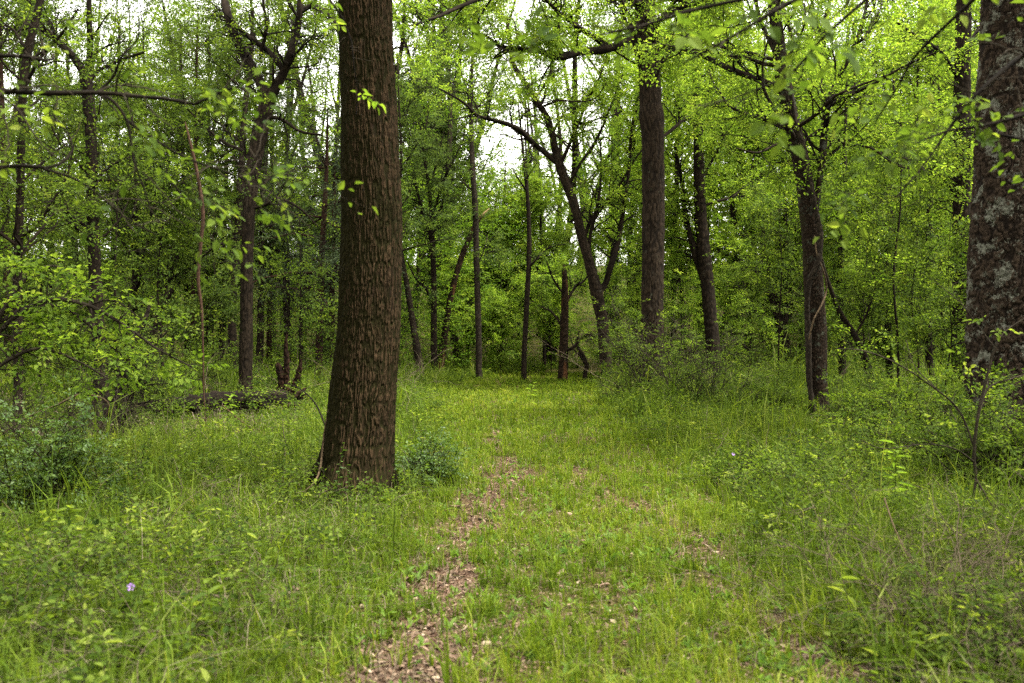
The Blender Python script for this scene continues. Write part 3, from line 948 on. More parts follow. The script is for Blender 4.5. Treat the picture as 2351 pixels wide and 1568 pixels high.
tree('thin cedar between the forked mossy tree and the jagged root snag', 36,
     [(617, 868, 14), (618, 780, 13), (620, 680, 12), (624, 560, 9), (628, 470, 5)], name='cedar_tree', cat='cedar', bark='red', leaf='cedar', seed=38, auto=dict(n=22, z0=2.8, z1=8, len=2.2, **CED), fl=CFL(36, .8))
for i, (x, w, lean, D, lab) in enumerate([
        (430, 12, -8, 36, 'straight thin trunk right of the curved stem, left one of a close pair'),
        (441, 11, 6, 33, 'dark thin trunk touching the right side of another, right one of a close pair'),
        (473, 10, 4, 38, 'pale thin trunk in the gap between the hanging dead pole and the forked mossy tree'),
        (508, 13, 10, 35, 'ivy speckled trunk midway between the hanging dead pole and the forked mossy tree'),
        (395, 9, 10, 40, 'very thin far trunk left of the close pair of thin trunks'),
        (352, 9, -12, 37, 'very thin far trunk right beside the branching crooked stem'),
        (255, 13, 10, 34, 'dim trunk in the left wood behind the grey multi stemmed shrub'),
        (180, 14, -14, 32, 'dim trunk in the left wood above the grey dead brush'),
        (110, 14, 10, 30, 'dim trunk in the left wood behind the bright leafy bush'),
        (20, 18, -10, 27, 'dim trunk at the left edge of the wood behind the bright leafy bush')]):
    by = 770 + 3429 / D
    tree(lab, D, [(x, by + 3, w * 1.25), (x + lean * .1, 780, w), (x + lean * .4, 620, w * .95), (x + lean, 420, w * .8), (x + lean * 1.6, 220, w * .6), (x + lean * 2, 60, w * .35)],
         leaf=('dark', 'mid', 'dark')[i % 3], bark=('brown', 'red', 'brown', 'mossy')[i % 4], seed=50 + i, auto=dict(n=19, z0=2.6, z1=13, len=3.0), fl=FL(D, .8, .075),
         group='thin trunks of the left wood')
tree('dark curved tree bending left above the grey multi stemmed shrub', 22,
     [(283, 930, 20), (282, 850, 18), (283, 760, 18), (299, 715, 18), (310, 660, 18), (312, 580, 16), (313, 480, 13), (308, 380, 10), (300, 250, 8), (296, 120, 5)],
     [[(300, 715, 9), (340, 690, 8), (380, 650, 7), (440, 610, 5), (500, 560, 3)], [(312, 560, 8), (345, 500, 7), (365, 430, 5), (400, 350, 4)], [(312, 600, 7), (270, 540, 6), (230, 500, 4), (180, 480, 3)]],
     leaf='dark', seed=70, auto=dict(n=12, z0=2.2, z1=8, len=2.0), fl=FL(22, 1.2, .06), bark='brown')
tree('branching crooked stem leaning right between the curved tree and the pair of thin trunks', 24,
     [(336, 915, 16), (345, 820, 14), (352, 760, 14), (375, 700, 13), (400, 660, 11), (440, 610, 8), (490, 570, 5), (540, 545, 3)],
     [[(380, 695, 8), (385, 640, 7), (410, 580, 5), (420, 500, 3)], [(360, 745, 8), (330, 680, 6), (345, 600, 4)]], leaf='dark', seed=71, fl=FL(24, 1.1, .06, 1.0))
tree('forked tree with a mossy limb in the upper left corner of the wood', 18,
     [(238, 965, 34), (232, 850, 30), (222, 700, 28), (214, 520, 27), (211, 400, 26), (208, 300, 26), (201, 215, 27), (196, 168, 26)],
     [[(198, 175, 22), (172, 135, 20), (150, 112, 18), (110, 75, 15), (60, 48, 12), (0, 15, 8)], [(198, 175, 18), (207, 120, 15), (205, 60, 13), (204, -20, 10), (200, -120, 6)],
      [(202, 190, 10), (230, 160, 8), (270, 140, 7), (330, 120, 5)], [(214, 420, 8), (255, 380, 6), (300, 360, 4)]],
     bark='mossy', leaf='mid', seed=72, sides=36, rings=200, fl=FL(18, 1.0, .055, 1.3), auto=dict(n=9, z0=3, z1=6, len=1.8))
tree('dark leaning trunk crossing the upper left corner', 15,
     [(38, 1000, 24), (42, 850, 20), (40, 650, 19), (46, 450, 18), (52, 220, 18), (66, 110, 18), (88, 20, 16), (110, -80, 12)],
     [[(56, 200, 9), (95, 130, 8), (140, 80, 6), (180, 20, 4)], [(46, 420, 8), (90, 380, 6), (150, 330, 4)]], leaf='mid', seed=73, sides=36, fl=FL(15, 1.0, .05, 1.2), auto=dict(n=9, z0=2.4, z1=6, len=1.8))
tree('thin reddish dead pole hanging crookedly with no leaves, left of the forked mossy tree', 15.5,
     [(474, 1005, 3), (468, 900, 3.5), (466, 800, 4), (463, 710, 6), (455, 640, 8), (461, 560, 8), (466, 490, 9), (455, 410, 8), (441, 345, 7), (425, 280, 3)], name='dead_pole', cat='dead stem', bark='redtwig', seed=74, sides=14, lobes=0)
# ---- the middle
tree('dark trunk leaning left, first to the right behind the thick mossy trunk', 33,
     [(968, 880, 27), (965, 850, 24), (957, 800, 21), (946, 730, 18), (935, 660, 16), (924, 600, 14), (917, 540, 11), (914, 470, 9), (920, 400, 8), (921, 330, 8), (916, 240, 6), (912, 120, 4)],
     [[(920, 400, 6), (945, 350, 5), (975, 300, 4), (985, 230, 3)]], leaf='grey', seed=80, ws=0.8, auto=dict(n=10, z0=3.4, z1=10, len=2.4), fl=FL(33, .9, .075, bare=.4))
tree('dark upright trunk with many raised branches beside the leaning reddish trunk', 35,
     [(998, 872, 20), (996, 780, 17), (996, 650, 16), (993, 560, 15), (990, 490, 12), (985, 430, 10), (975, 370, 8), (965, 290, 5)],
     [[(992, 560, 9), (975, 500, 8), (958, 440, 7), (950, 380, 4)], [(994, 690, 9), (975, 660, 7), (955, 640, 5), (935, 600, 3)], [(991, 500, 8), (1010, 440, 7), (1030, 390, 5), (1060, 330, 3)], [(986, 440, 6), (1000, 380, 5), (1020, 300, 3)]],
     leaf='grey', seed=81, ws=0.85, auto=dict(n=8, z0=4, z1=9, len=2.2), fl=FL(35, .9, .075, bare=.35))
tree('thin grey twin trunk far behind the dark leaning trunk left of the clearing', 41,
     [(952, 856, 9), (955, 750, 8), (960, 620, 8), (966, 500, 6), (975, 400, 4)], leaf='grey', seed=82, auto=dict(n=9, z0=4, z1=10, len=2.4), fl=FL(41, .8, .085))
tree('leaning reddish trunk with stripped pale patches and a broken top', 37,
     [(1006, 865, 22), (1018, 790, 17), (1028, 720, 15), (1042, 650, 14), (1060, 590, 13), (1078, 545, 13), (1096, 508, 11)],
     [[(1094, 511, 10), (1108, 494, 8), (1124, 478, 2)]], bark='strip', limb_bark='palewood', seed=83, sides=24, name='leaning_tree')
tree('straight dark trunk at the back left of the clearing with a paler top', 34.5,
     [(1100, 874, 24), (1099, 850, 20), (1099, 800, 18), (1097, 700, 18), (1094, 600, 17), (1092, 500, 17), (1088, 430, 16), (1084, 360, 15), (1082, 290, 14), (1082, 220, 11), (1085, 120, 8), (1088, 0, 5)],
     [[(1088, 440, 6), (1065, 420, 5), (1045, 400, 3)], [(1096, 610, 5), (1112, 570, 4), (1120, 540, 2)]], bark='pale', leaf='grey', seed=84, ws=0.8, auto=dict(n=14, z0=7.8, z1=14, len=2.8), fl=FL(34, .8, .08, bare=.25))
tree('tall pale feathery tree far behind, filling the sky right of the thick mossy trunk', 46,
     [(1012, 846, 20), (1010, 700, 17), (1004, 500, 16), (1000, 300, 13), (996, 100, 9), (994, -60, 5)], bark='pale', leaf='grey', seed=180, auto=dict(n=34, z0=6, z1=17, len=4.2, el=(20, 65)), fl=FL(46, .8, .085, 1.8, .25))
tree('slender trunk standing at the middle of the clearing\'s far edge', 33.2,
     [(1203, 880, 20), (1203, 850, 17), (1205, 780, 15), (1212, 650, 15), (1215, 560, 14), (1213, 480, 12), (1208, 420, 10), (1203, 370, 8), (1198, 320, 7), (1190, 240, 4)],
     [[(1216, 612, 8), (1232, 595, 7), (1248, 578, 6), (1270, 565, 4), (1300, 560, 2)], [(1210, 440, 7), (1190, 410, 5), (1175, 385, 3)], [(1212, 480, 8), (1210, 400, 7), (1207, 330, 5), (1205, 250, 3)]],
     leaf='grey', seed=85, ws=0.8, auto=dict(n=4, z0=6.5, z1=9, len=1.4), fl=FL(33, .6, .075, .9, .45))
tree('broken dead trunk with orange bare wood, left of the Y shaped tree', 33.5,
     [(1292, 876, 27), (1293, 850, 23), (1294, 800, 21), (1296, 740, 18), (1297, 680, 16), (1296, 630, 12), (1294, 606, 3)],
     [[(1297, 806, 8), (1318, 796, 8), (1338, 772, 8), (1362, 770, 6), (1380, 790, 4)], [(1297, 700, 7), (1320, 660, 6), (1345, 640, 4), (1360, 600, 3)], [(1296, 760, 6), (1270, 720, 5), (1245, 705, 3)], [(1297, 680, 6), (1270, 640, 5), (1255, 600, 3)]],
     bark='strip', limb_bark='brown', leaf='mid', seed=86, name='dead_tree', fl=FL(33, .35, .07, 1.0, .6), sides=24)
tree('small crooked black stem beside the broken orange trunk', 33,
     [(1341, 878, 13), (1345, 850, 11), (1347, 838, 10), (1338, 815, 9), (1328, 800, 8), (1325, 780, 6), (1330, 760, 3)], [[(1346, 840, 6), (1330, 815, 5), (1312, 800, 3)]], seed=87, name='crooked_stem', cat='stem', leaf='mid', fl=FL(33, .5, .06, .6))
tree('large Y shaped tree with a long limb arching left over the clearing', 29.5,
     [(1396, 893, 42), (1393, 860, 36), (1390, 820, 33), (1383, 740, 32), (1373, 690, 36), (1367, 660, 36), (1352, 600, 29), (1335, 540, 27), (1318, 470, 26), (1300, 420, 25), (1287, 385, 26), (1276, 350, 22), (1267, 305, 20), (1253, 265, 18), (1230, 230, 16), (1205, 190, 14), (1180, 150, 12), (1172, 110, 10), (1163, 40, 7)],
     [[-1.5, (1283, 378, 18), (1250, 350, 16), (1220, 325, 15), (1195, 300, 14), (1165, 285, 13), (1130, 275, 12), (1095, 265, 11), (1070, 240, 9), (1030, 215, 7), (990, 195, 5), (955, 178, 3)],
      [(1370, 672, 22), (1390, 652, 19), (1402, 610, 18), (1418, 560, 16), (1425, 520, 15), (1436, 450, 12), (1445, 380, 10), (1450, 300, 9), (1465, 220, 6), (1470, 140, 4)],
      [(1340, 550, 12), (1358, 502, 12), (1385, 470, 10), (1425, 420, 8), (1455, 370, 6), (1500, 310, 4)],
      [(1284, 384, 13), (1308, 330, 11), (1333, 270, 9), (1350, 230, 8), (1375, 180, 6), (1400, 110, 4)],
      [(1303, 430, 11), (1330, 380, 10), (1370, 320, 8), (1400, 250, 6), (1430, 170, 4)],
      [(1353, 600, 12), (1355, 540, 11), (1372, 470, 9), (1380, 400, 7), (1378, 320, 5)],
      [(1268, 310, 8), (1290, 268, 7), (1330, 255, 5), (1360, 200, 3)],
      [(1105, 268, 6), (1085, 225, 5), (1062, 180, 4), (1055, 120, 2)],
      [(1195, 300, 6), (1200, 265, 5), (1240, 240, 4), (1290, 225, 2)]],
     leaf='fresh', seed=88, ws=0.78, sides=60, rings=360, style='ridge', cell=(.05, .22), depth=.018, auto=dict(n=9, z0=7.5, z1=11, len=3.0), fl=FL(29, .85, .07, 1.4, .35), bark='brown')
# ---- the right part
tree('tall straight ridged trunk rising out of the thorny bush right of the clearing', 26,
     [(1497, 905, 64), (1497, 860, 57), (1497, 800, 53), (1498, 700, 50), (1500, 500, 49), (1499, 330, 50), (1496, 268, 57), (1494, 235, 50), (1490, 150, 46), (1487, 80, 46), (1480, 0, 44), (1475, -200, 38), (1470, -500, 22)],
     [[-3.0, (1486, 72, 17), (1440, 95, 18), (1390, 113, 19), (1330, 120, 18), (1285, 130, 20), (1240, 118, 14), (1200, 112, 12), (1150, 108, 10), (1120, 85, 6), (1085, 70, 3)],
      [-3.5, (1400, 112, 12), (1340, 70, 11), (1290, 35, 9), (1250, -5, 7)],
      [-6, (1485, 20, 18), (1400, -30, 16), (1300, -45, 15), (1180, -30, 13), (1080, 5, 10), (1000, 40, 7), (940, 60, 4)],
      [-4, (1482, -20, 16), (1400, -110, 14), (1280, -160, 12), (1150, -150, 9), (1050, -120, 6)],
      [2, (1498, 330, 9), (1540, 300, 8), (1590, 260, 6), (1650, 240, 4)],
      [-2, (1488, 60, 12), (1560, 20, 10), (1640, -10, 8), (1720, -60, 5)]],
     leaf='fresh', seed=90, sides=120, rings=420, cell=(.05, .26), depth=.024, style='ridge', auto=dict(n=13, z0=7.2, z1=13, len=4.0), fl=FL(26, 1.1, .075, 1.6, .22, tB=.34), bark='brown')
tree('dark trunk with a second leaning stem, right of the tall straight ridged trunk', 30.5,
     [(1640, 885, 46), (1638, 850, 40), (1637, 800, 38), (1632, 740, 35), (1625, 660, 34), (1616, 580, 34), (1609, 500, 32), (1605, 400, 28), (1603, 300, 24), (1600, 200, 20), (1597, 50, 13)],
     [[(1625, 665, 20), (1604, 610, 20), (1590, 560, 17), (1575, 500, 14), (1565, 420, 10), (1550, 330, 6)], [(1606, 420, 8), (1640, 360, 7), (1670, 300, 5)], [(1612, 540, 8), (1580, 470, 6), (1545, 440, 4)]],
     leaf='fresh', seed=91, ws=0.88, sides=40, rings=260, auto=dict(n=20, z0=3.5, z1=14, len=3.4), fl=FL(30, 1.2, .075))
tree('leaning twin trunk between the dark double trunk and the vine wrapped tree', 35,
     [(1808, 868, 28), (1803, 800, 24), (1787, 725, 22), (1770, 660, 22), (1757, 600, 20), (1750, 540, 16), (1745, 440, 12), (1735, 300, 7)],
     [[(1800, 790, 12), (1806, 720, 12), (1808, 640, 11), (1806, 540, 9), (1800, 430, 6)]], leaf='fresh', seed=92, auto=dict(n=20, z0=3, z1=13, len=3.4), fl=FL(35, 1.2, .08))
tree('leaning tree wrapped by a woody vine, its trunk spotted with lichen', 17,
     [(1884, 985, 62), (1882, 950, 54), (1879, 900, 48), (1876, 850, 46), (1874, 750, 47), (1868, 650, 45), (1862, 550, 43), (1850, 440, 43), (1835, 350, 39), (1818, 280, 37), (1803, 210, 37), (1790, 120, 32), (1780, 40, 28), (1772, -60, 25), (1765, -300, 16)],
     [[(1809, 218, 21), (1770, 195, 18), (1720, 175, 16), (1680, 160, 14), (1640, 140, 12), (1590, 120, 9), (1530, 105, 6), (1480, 100, 3)],
      [(1868, 500, 18), (1880, 430, 17), (1887, 370, 17), (1893, 300, 17), (1900, 240, 16), (1920, 190, 14), (1950, 130, 12), (1975, 70, 10), (1992, 0, 8), (2010, -80, 5)],
      [(1797, 160, 13), (1770, 100, 12), (1747, 50, 10), (1735, 0, 9), (1725, -80, 6)],
      [-1.5, (1900, 245, 9), (1960, 215, 8), (2010, 190, 7), (2080, 150, 5), (2150, 120, 3)],
      [-1.2, (1893, 300, 8), (1940, 330, 7), (2000, 340, 6), (2060, 380, 4), (2120, 390, 3)],
      [-1, (1830, 340, 8), (1790, 330, 7), (1740, 350, 5), (1690, 340, 3)]],
     bark='vinebark', leaf='fresh', seed=93, ws=0.94, sides=90, rings=460, cell=(.03, .06), depth=.014, auto=dict(n=14, z0=4.2, z1=8.8, len=2.4), fl=FL(17, .9, .06, 1.3, .3))
tree('leaning thin stem just right of the vine wrapped tree', 20,
     [(2012, 940, 18), (1992, 840, 15), (1965, 775, 13), (1930, 720, 12), (1910, 672, 10), (1893, 620, 7), (1880, 560, 4)], [[(1962, 772, 6), (1990, 720, 5), (2010, 660, 3)]], leaf='mid', seed=94, fl=FL(20, .8, .055, .9))
for i, (x, D, lab) in enumerate([(1932, 27, 'ivy covered column of a trunk, the nearer the vine wrapped tree'), (2040, 25, 'ivy covered slender trunk midway between the vine wrapped tree and the dark trunk'), (2132, 28, 'ivy covered trunk close to the left of the dark trunk beside the lichen trunk')]):
    tree(lab, D, [(x + 4, 770 + 3429 / D + 4, 20), (x, 780, 16), (x - 3, 640, 15), (x + 3, 480, 13), (x + 8, 320, 9), (x + 12, 180, 5)], leaf='mid', seed=95 + i, name='ivy_tree',
         auto=dict(n=60, z0=.8, z1=6.3 + i, len=.55, taper=.1, el=(-10, 40)), fl=FL(D, 1.5, .06, .45, .05, dB=.16, dC=.2, LC=.35, spray=.9))
tree('dark trunk just left of the lichen covered trunk, with leafy ivy on its lower part', 23.5,
     [(2209, 922, 68), (2208, 880, 57), (2207, 820, 52), (2208, 700, 50), (2208, 500, 48), (2208, 300, 46), (2210, 150, 44), (2213, 0, 40), (2216, -250, 28)],
     [[-1, (2192, 452, 13), (2172, 415, 11), (2130, 390, 9), (2080, 365, 7), (2020, 350, 4)], [-2, (2200, 180, 12), (2160, 120, 10), (2100, 80, 8), (2030, 30, 5)], [1, (2214, 120, 10), (2250, 60, 8), (2290, 20, 5)]],
     leaf='fresh', seed=99, ws=0.8, sides=70, rings=300, auto=dict(n=26, z0=1.5, z1=7.5, len=1.1), fl=FL(23, 1.1, .06, 1.0))
tree('thick grey lichen covered trunk at the right edge', 12.2,
     [(2322, 1085, 250), (2315, 1040, 205), (2309, 960, 172), (2306, 850, 156), (2307, 600, 152), (2312, 400, 146), (2318, 200, 136), (2325, 0, 124), (2330, -300, 108), (2335, -700, 80)],
     [[-2, (2325, -120, 60), (2200, -300, 40), (2050, -450, 24), (1900, -560, 10)], [2, (2330, -200, 60), (2420, -380, 40), (2500, -560, 20)]],
     bark='lichen', leaf='fresh', seed=101, sides=300, rings=620, cell=(.05, .11), depth=.026, lobes=.2, style='ridge', fl=FL(30, .8, .09, 1.6, .2, zmin=6), auto=dict(n=8, z0=6.2, z1=8.5, len=3))
# right background trunks
for i, (x, w, lean, D, lab) in enumerate([
        (1545, 13, 8, 38, 'thin trunk in the gap just right of the tall straight ridged trunk'),
        (1690, 13, -10, 36, 'thin trunk right of the dark double trunk'),
        (1722, 9, 10, 41, 'very thin far trunk left of the leaning twin trunk'),
        (1838, 9, 8, 40, 'very thin far trunk close to the left of the vine wrapped tree'),
        (1975, 10, -8, 34, 'thin trunk between the first two ivy covered trunks'),
        (2090, 12, 10, 33, 'thin trunk between the last two ivy covered trunks'),
        (2165, 9, -6, 37, 'very thin far trunk right of the last ivy covered trunk'),
        (1440, 10, 12, 39, 'thin trunk seen between the Y shaped tree and the tall straight ridged trunk'),
        (1250, 8, -6, 43, 'thin far trunk behind the clearing, between the slender trunk and the broken orange one'),
        (1150, 8, 5, 44, 'thin far trunk behind the clearing, right of the straight dark trunk with the paler top')]):
    by = 770 + 3429 / D
    hi = 1.0 if i < 8 else .55
    tree(lab, D, [(x, by + 3, w * 1.25), (x + lean * .1, 780, w), (x + lean * .4, 770 - 160 * hi, w * .95), (x + lean, 770 - 350 * hi, w * .8), (x + lean * 1.6, 770 - 550 * hi, w * .6), (x + lean * 2, 770 - 720 * hi, w * .35)],
         leaf='fresh', bark=('brown', 'mossy')[i % 2], seed=120 + i, auto=dict(n=20, z0=2.4, z1=13 * hi, len=3.2), fl=FL(D, 1.2, .085), group='thin trunks of the right wood')

# ------------------------------------------------------------------ trees standing outside the frame whose branches reach in
tree('blurred dark branches with scattered leaves reaching in from the left edge', 4.3,
     [(-760, 1585, 150), (-740, 1000, 120), (-730, 400, 110), (-720, -300, 90), (-715, -900, 60)],
     [[-.2, (-725, 330, 44), (-400, 240, 26), (-150, 215, 17), (0, 210, 13), (120, 214, 12), (235, 213, 11), (320, 222, 9), (395, 228, 8), (440, 240, 7), (480, 225, 6), (520, 205, 5), (560, 196, 3)],
      [-.1, (228, 214, 9), (262, 235, 8), (290, 275, 7), (300, 320, 6), (310, 380, 5), (330, 430, 4), (345, 480, 3)],
      [.1, (290, 275, 7), (340, 310, 6), (395, 345, 5), (450, 372, 5), (520, 395, 4), (600, 430, 3), (680, 480, 2)],
      [-.1, (225, 213, 8), (260, 175, 7), (280, 130, 6), (315, 90, 5), (320, 40, 3)],
      [.3, (-722, 480, 36), (-350, 400, 20), (-120, 385, 11), (0, 384, 9), (60, 380, 8), (100, 386, 7), (140, 375, 6), (168, 340, 5), (150, 300, 4), (120, 260, 3)],
      [.3, (100, 388, 7), (170, 410, 6), (230, 450, 5), (290, 500, 4), (360, 540, 3)],
      [.2, (-724, 280, 30), (-300, 160, 16), (-60, 130, 10), (60, 130, 8), (115, 140, 7), (122, 125, 5)]],
     bark='twigdark', twigmat='twig', leaf='mid', seed=201, sides=28, name='near_tree',
     fl=dict(dB=.17, LB=.55, dC=.16, LC=.26, spn=1.1, leaf=(.052, .030), nleaf=7, hexa=True, spray=.7, bare=.45, wood=True, twig=.0022, tB=.45, tilt=.5))
tree('blurred branches with large leaves hanging down from the top edge, right of the middle', 3.6,
     [(3350, 1720, 200), (3320, 1000, 170), (3300, 200, 150), (3280, -600, 120)],
     [[-.2, (3285, -350, 60), (2700, -220, 34), (2300, -130, 22), (2050, -70, 15), (1900, -20, 12), (1812, 5, 10), (1725, 58, 8), (1651, 101, 7), (1567, 145, 4)],
      [-.1, (2000, -55, 13), (1800, -20, 11), (1650, 10, 9), (1567, 30, 8), (1500, 52, 7), (1431, 68, 6), (1380, 80, 4)],
      [.1, (2120, -90, 14), (2040, -50, 11), (1987, 0, 9), (1935, 45, 8), (1882, 94, 7), (1812, 171, 6), (1707, 217, 4), (1620, 245, 3)],
      [0, (1500, 52, 5), (1400, 95, 4), (1300, 150, 4), (1200, 205, 3)],
      [.4, (2300, -130, 18), (2250, -20, 12), (2170, 60, 9), (2100, 130, 7), (2060, 200, 5), (2010, 280, 3)]],
     bark='twigdark', twigmat='twig', leaf='mid', seed=202, sides=28, name='near_tree',
     fl=dict(dB=.19, LB=.45, dC=.17, LC=.24, spn=1.2, leaf=(.060, .040), nleaf=7, hexa=True, spray=.62, bare=.4, wood=True, twig=.0020, tB=.5, tilt=.6, vbias=.02))
tree('blurred leafy branch crossing in front of the lichen covered trunk at the right edge', 4.6,
     [(2900, 1520, 120), (2890, 900, 100), (2880, 200, 90), (2870, -400, 60)],
     [[-.3, (2885, 150, 40), (2600, 190, 20), (2420, 240, 12), (2330, 270, 9), (2250, 290, 7), (2180, 300, 5), (2100, 330, 3)],
      [-.2, (2883, 260, 30), (2550, 320, 16), (2400, 330, 10), (2300, 310, 7), (2220, 305, 4)],
      [-.3, (2880, 20, 30), (2560, 60, 18), (2380, 110, 12), (2260, 200, 9), (2190, 280, 6), (2120, 380, 4), (2060, 450, 3)]],
     bark='twigdark', twigmat='twig', leaf='mid', seed=203, sides=28, name='near_tree',
     fl=dict(dB=.16, LB=.42, dC=.15, LC=.2, spn=1.3, leaf=(.050, .034), nleaf=7, hexa=True, spray=.6, bare=.3, wood=True, twig=.0020, tB=.5, tilt=.6))
tree('few bright leaves on a thin twig hanging before the upper part of the mossy trunk', 5.2,
     [(-900, 1430, 110), (-880, 600, 90), (-860, -200, 80), (-850, -700, 60)],
     [[.5, (-850, -420, 40), (-300, -330, 24), (200, -230, 16), (600, -120, 9), (740, -20, 6), (800, 70, 4), (812, 150, 3), (822, 215, 2.5), (818, 262, 2)]],
     bark='twigdark', twigmat='twig', leaf='fresh', seed=207, sides=20, name='near_tree',
     fl=dict(dB=.30, LB=.22, dC=.12, LC=.12, spn=1.0, leaf=(.052, .028), nleaf=7, hexa=True, spray=.4, bare=.2, wood=True, twig=.0014, tB=.74, tilt=.5))


# ------------------------------------------------------------------ saplings of the understorey
def sapling(label, x, D, h, seed, leaf='mid', dense=1.0, lean=0, name='sapling', len_=1.3, lf=.055, n=14, z0=.7, bare_=.2, group='saplings of the understorey', **k):
    top = 770 - (h - EYE) * F / D
    by = 770 + 3429 / D
    w = .055 * F / D * (h / 6)
    ys = np.linspace(by + 2, top, 6)
    rs = np.random.default_rng(seed)
    tr = [(x + lean * t + rs.normal(0, .05) * F / D * (t > 0), y, max(w * (1 - .85 * t), 1.2)) for t, y in zip(np.linspace(0, 1, 6), ys)]
    tree(label, D, tr, name=name, cat='sapling', bark='brown', leaf=leaf, seed=seed, sides=12, rings=60, lobes=0,
         auto=dict(n=n, z0=z0, z1=h * .95, len=len_, taper=.5, el=(0, 50), trop=.01), fl=FL(D, dense, lf, .8, bare_, dB=.19, dC=.17, LC=.45, **k), group=group)


for i, a in enumerate([
        ('dense leafy sapling filling the gap between the left edge and the forked corner tree', 95, 19, 6.5, 'mid', 1.1),
        ('dense leafy sapling just right of the forked tree in the upper left corner', 275, 20, 6.8, 'mid', 1.1),
        ('leafy sapling with fresh green sprays left of the hanging dead pole', 375, 21, 6.6, 'mid', .9),
        ('leafy sapling between the hanging dead pole and the forked mossy tree', 492, 26, 5.4, 'dark', .9),
        ('thin airy sapling between the forked mossy tree and the thick mossy trunk', 690, 22, 5.0, 'mid', .5),
        ('low dark sapling behind the bright leafy bush on the left', 60, 22, 4.6, 'dark', 1.2),
        ('low dark sapling behind the grey multi stemmed shrub', 215, 25, 4.8, 'dark', 1.2),
        ('low dark sapling behind the dark curved tree', 340, 28, 5.0, 'dark', 1.2),
        ('fresh green sapling behind the foot of the broken orange trunk', 1265, 37, 4.2, 'fresh', 1.3),
        ('fresh green sapling left of the straight dark trunk with the paler top', 1060, 39, 4.4, 'fresh', 1.0),
        ('fresh green sapling between the straight dark trunk and the slender trunk', 1150, 38, 4.2, 'fresh', 1.3),
        ('fresh green sapling behind the Y shaped tree', 1420, 35, 5.5, 'fresh', 1.3),
        ('leafy sapling behind the bush left of the dark double trunk', 1562, 31.5, 5.0, 'fresh', .9),
        ('leafy sapling between the dark double trunk and the leaning twin trunk', 1705, 33, 5.4, 'fresh', 1.0),
        ('leafy sapling standing left of the vine wrapped tree', 1790, 24, 5.2, 'mid', 1.1),
        ('shaded sapling right of the leaning thin stem', 1985, 22, 5.2, 'mid', 1.2),
        ('shaded sapling left of the dark ivy footed trunk', 2105, 20, 5.4, 'mid', 1.1),
        ('small sapling in front of the dark ivy footed trunk', 2175, 17, 3.6, 'mid', 1.0),
        ('fresh sapling reaching up high between the vine wrapped tree and the dark trunk', 2060, 18, 6.4, 'fresh', .8),
        ('slender fresh sapling at the lane edge behind the tall straight ridged trunk', 1460, 31, 4.6, 'fresh', 1.0)]):
    lab, x, D, h, lfm, dn = a
    sapling(lab, x, D, h, 300 + i, lfm, dn, len_=1.5 if D > 20 else 1.3, lf=.05 + .0008 * D)


# ------------------------------------------------------------------ shrubs, brush and small plants
def shrub(label, x, D, h, r, nst, seed, leaf='mid', stem='twig', name='shrub', cat='shrub', fl=None, sr=.007, el=(35, 85), wander=.16, group=None, trop=(0, 0, .01), stagger=.3):
    rs = np.random.default_rng(seed)
    X = wx(x, D); g = float(ground_z(X, D))
    root = thing(name, (X, D, g), label, cat, group)
    az = rs.uniform(0, 2 * math.pi, nst)
    e = np.radians(rs.uniform(*el, nst))
    P0 = np.stack([X + np.cos(az) * r * stagger * rs.random(nst), D + np.sin(az) * r * stagger * rs.random(nst), np.full(nst, g - .03)], 1)
    d = np.stack([np.cos(az) * np.cos(e), np.sin(az) * np.cos(e), np.sin(e)], 1)
    L = np.hypot(h * np.sin(e), r * np.cos(e) * 1.3) * rs.uniform(.6, 1.1, nst)
    P = grow(rs, P0, d, L, 14, wander, trop)
    R = sr * rs.uniform(.6, 1.3, nst)[:, None] * np.linspace(1, .3, 14)[None]
    o = Buf().add(*tubes(P, R, 6)).build('stems', M[stem], root, (X, D, g), True)
    if nst > 5:
        o['kind'] = 'stuff'
    if fl:
        wb, lb = flesh(rs, P, R, **fl)
        o = wb.build('twigs', M[stem], root, (X, D, g)); o['kind'] = 'stuff'
        if lb.n:
            lb.build('foliage', M[leaf], root, (X, D, g))
    return root


SH = lambda **k: dict(dict(dB=.10, LB=.34, dC=.10, LC=.16, spn=1.6, leaf=(.030, .020), nleaf=11, hexa=True, spray=.38, bare=.1, wood=True, twig=.0016, tilt=.3, flat=.85, wander=.18), **k)
shrub('low bluish green shrub with flat layered leaves near the left edge', 105, 8.0, 1.0, .75, 30, 401, 'blue', 'brown', fl=SH())
shrub('small bluish green shrub at the foot of the thick mossy trunk, beside the lane', 985, 9.7, .66, .42, 17, 402, 'blue', 'twigdark', fl=SH(dB=.09))
shrub('thin dark bare sprig standing left of the thick mossy trunk', 690, 9.9, .62, .32, 5, 403, 'mid', 'twigdark', fl=SH(spn=.3, bare=.6, dB=.12), sr=.006)
shrub('broad low leafy bush behind the fallen log', 430, 22.5, 1.05, 1.5, 46, 404, 'mid', 'twig', fl=SH(dB=.2, LB=.5, dC=.2, LC=.3, leaf=(.055, .036), spray=.8, hexa=False, wood=False, twig=.004))
shrub('low leafy bush to the left of the broad bush behind the log', 330, 20.5, .9, 1.2, 34, 405, 'mid', 'twig', fl=SH(dB=.2, LB=.5, dC=.2, LC=.3, leaf=(.055, .036), spray=.8, hexa=False, wood=False, twig=.004))
shrub('low leafy bush between the forked mossy tree and the jagged root snag', 610, 24, .8, 1.0, 26, 406, 'mid', 'twig', fl=SH(dB=.2, LB=.5, dC=.2, LC=.3, leaf=(.055, .036), spray=.8, hexa=False, wood=False, twig=.004))
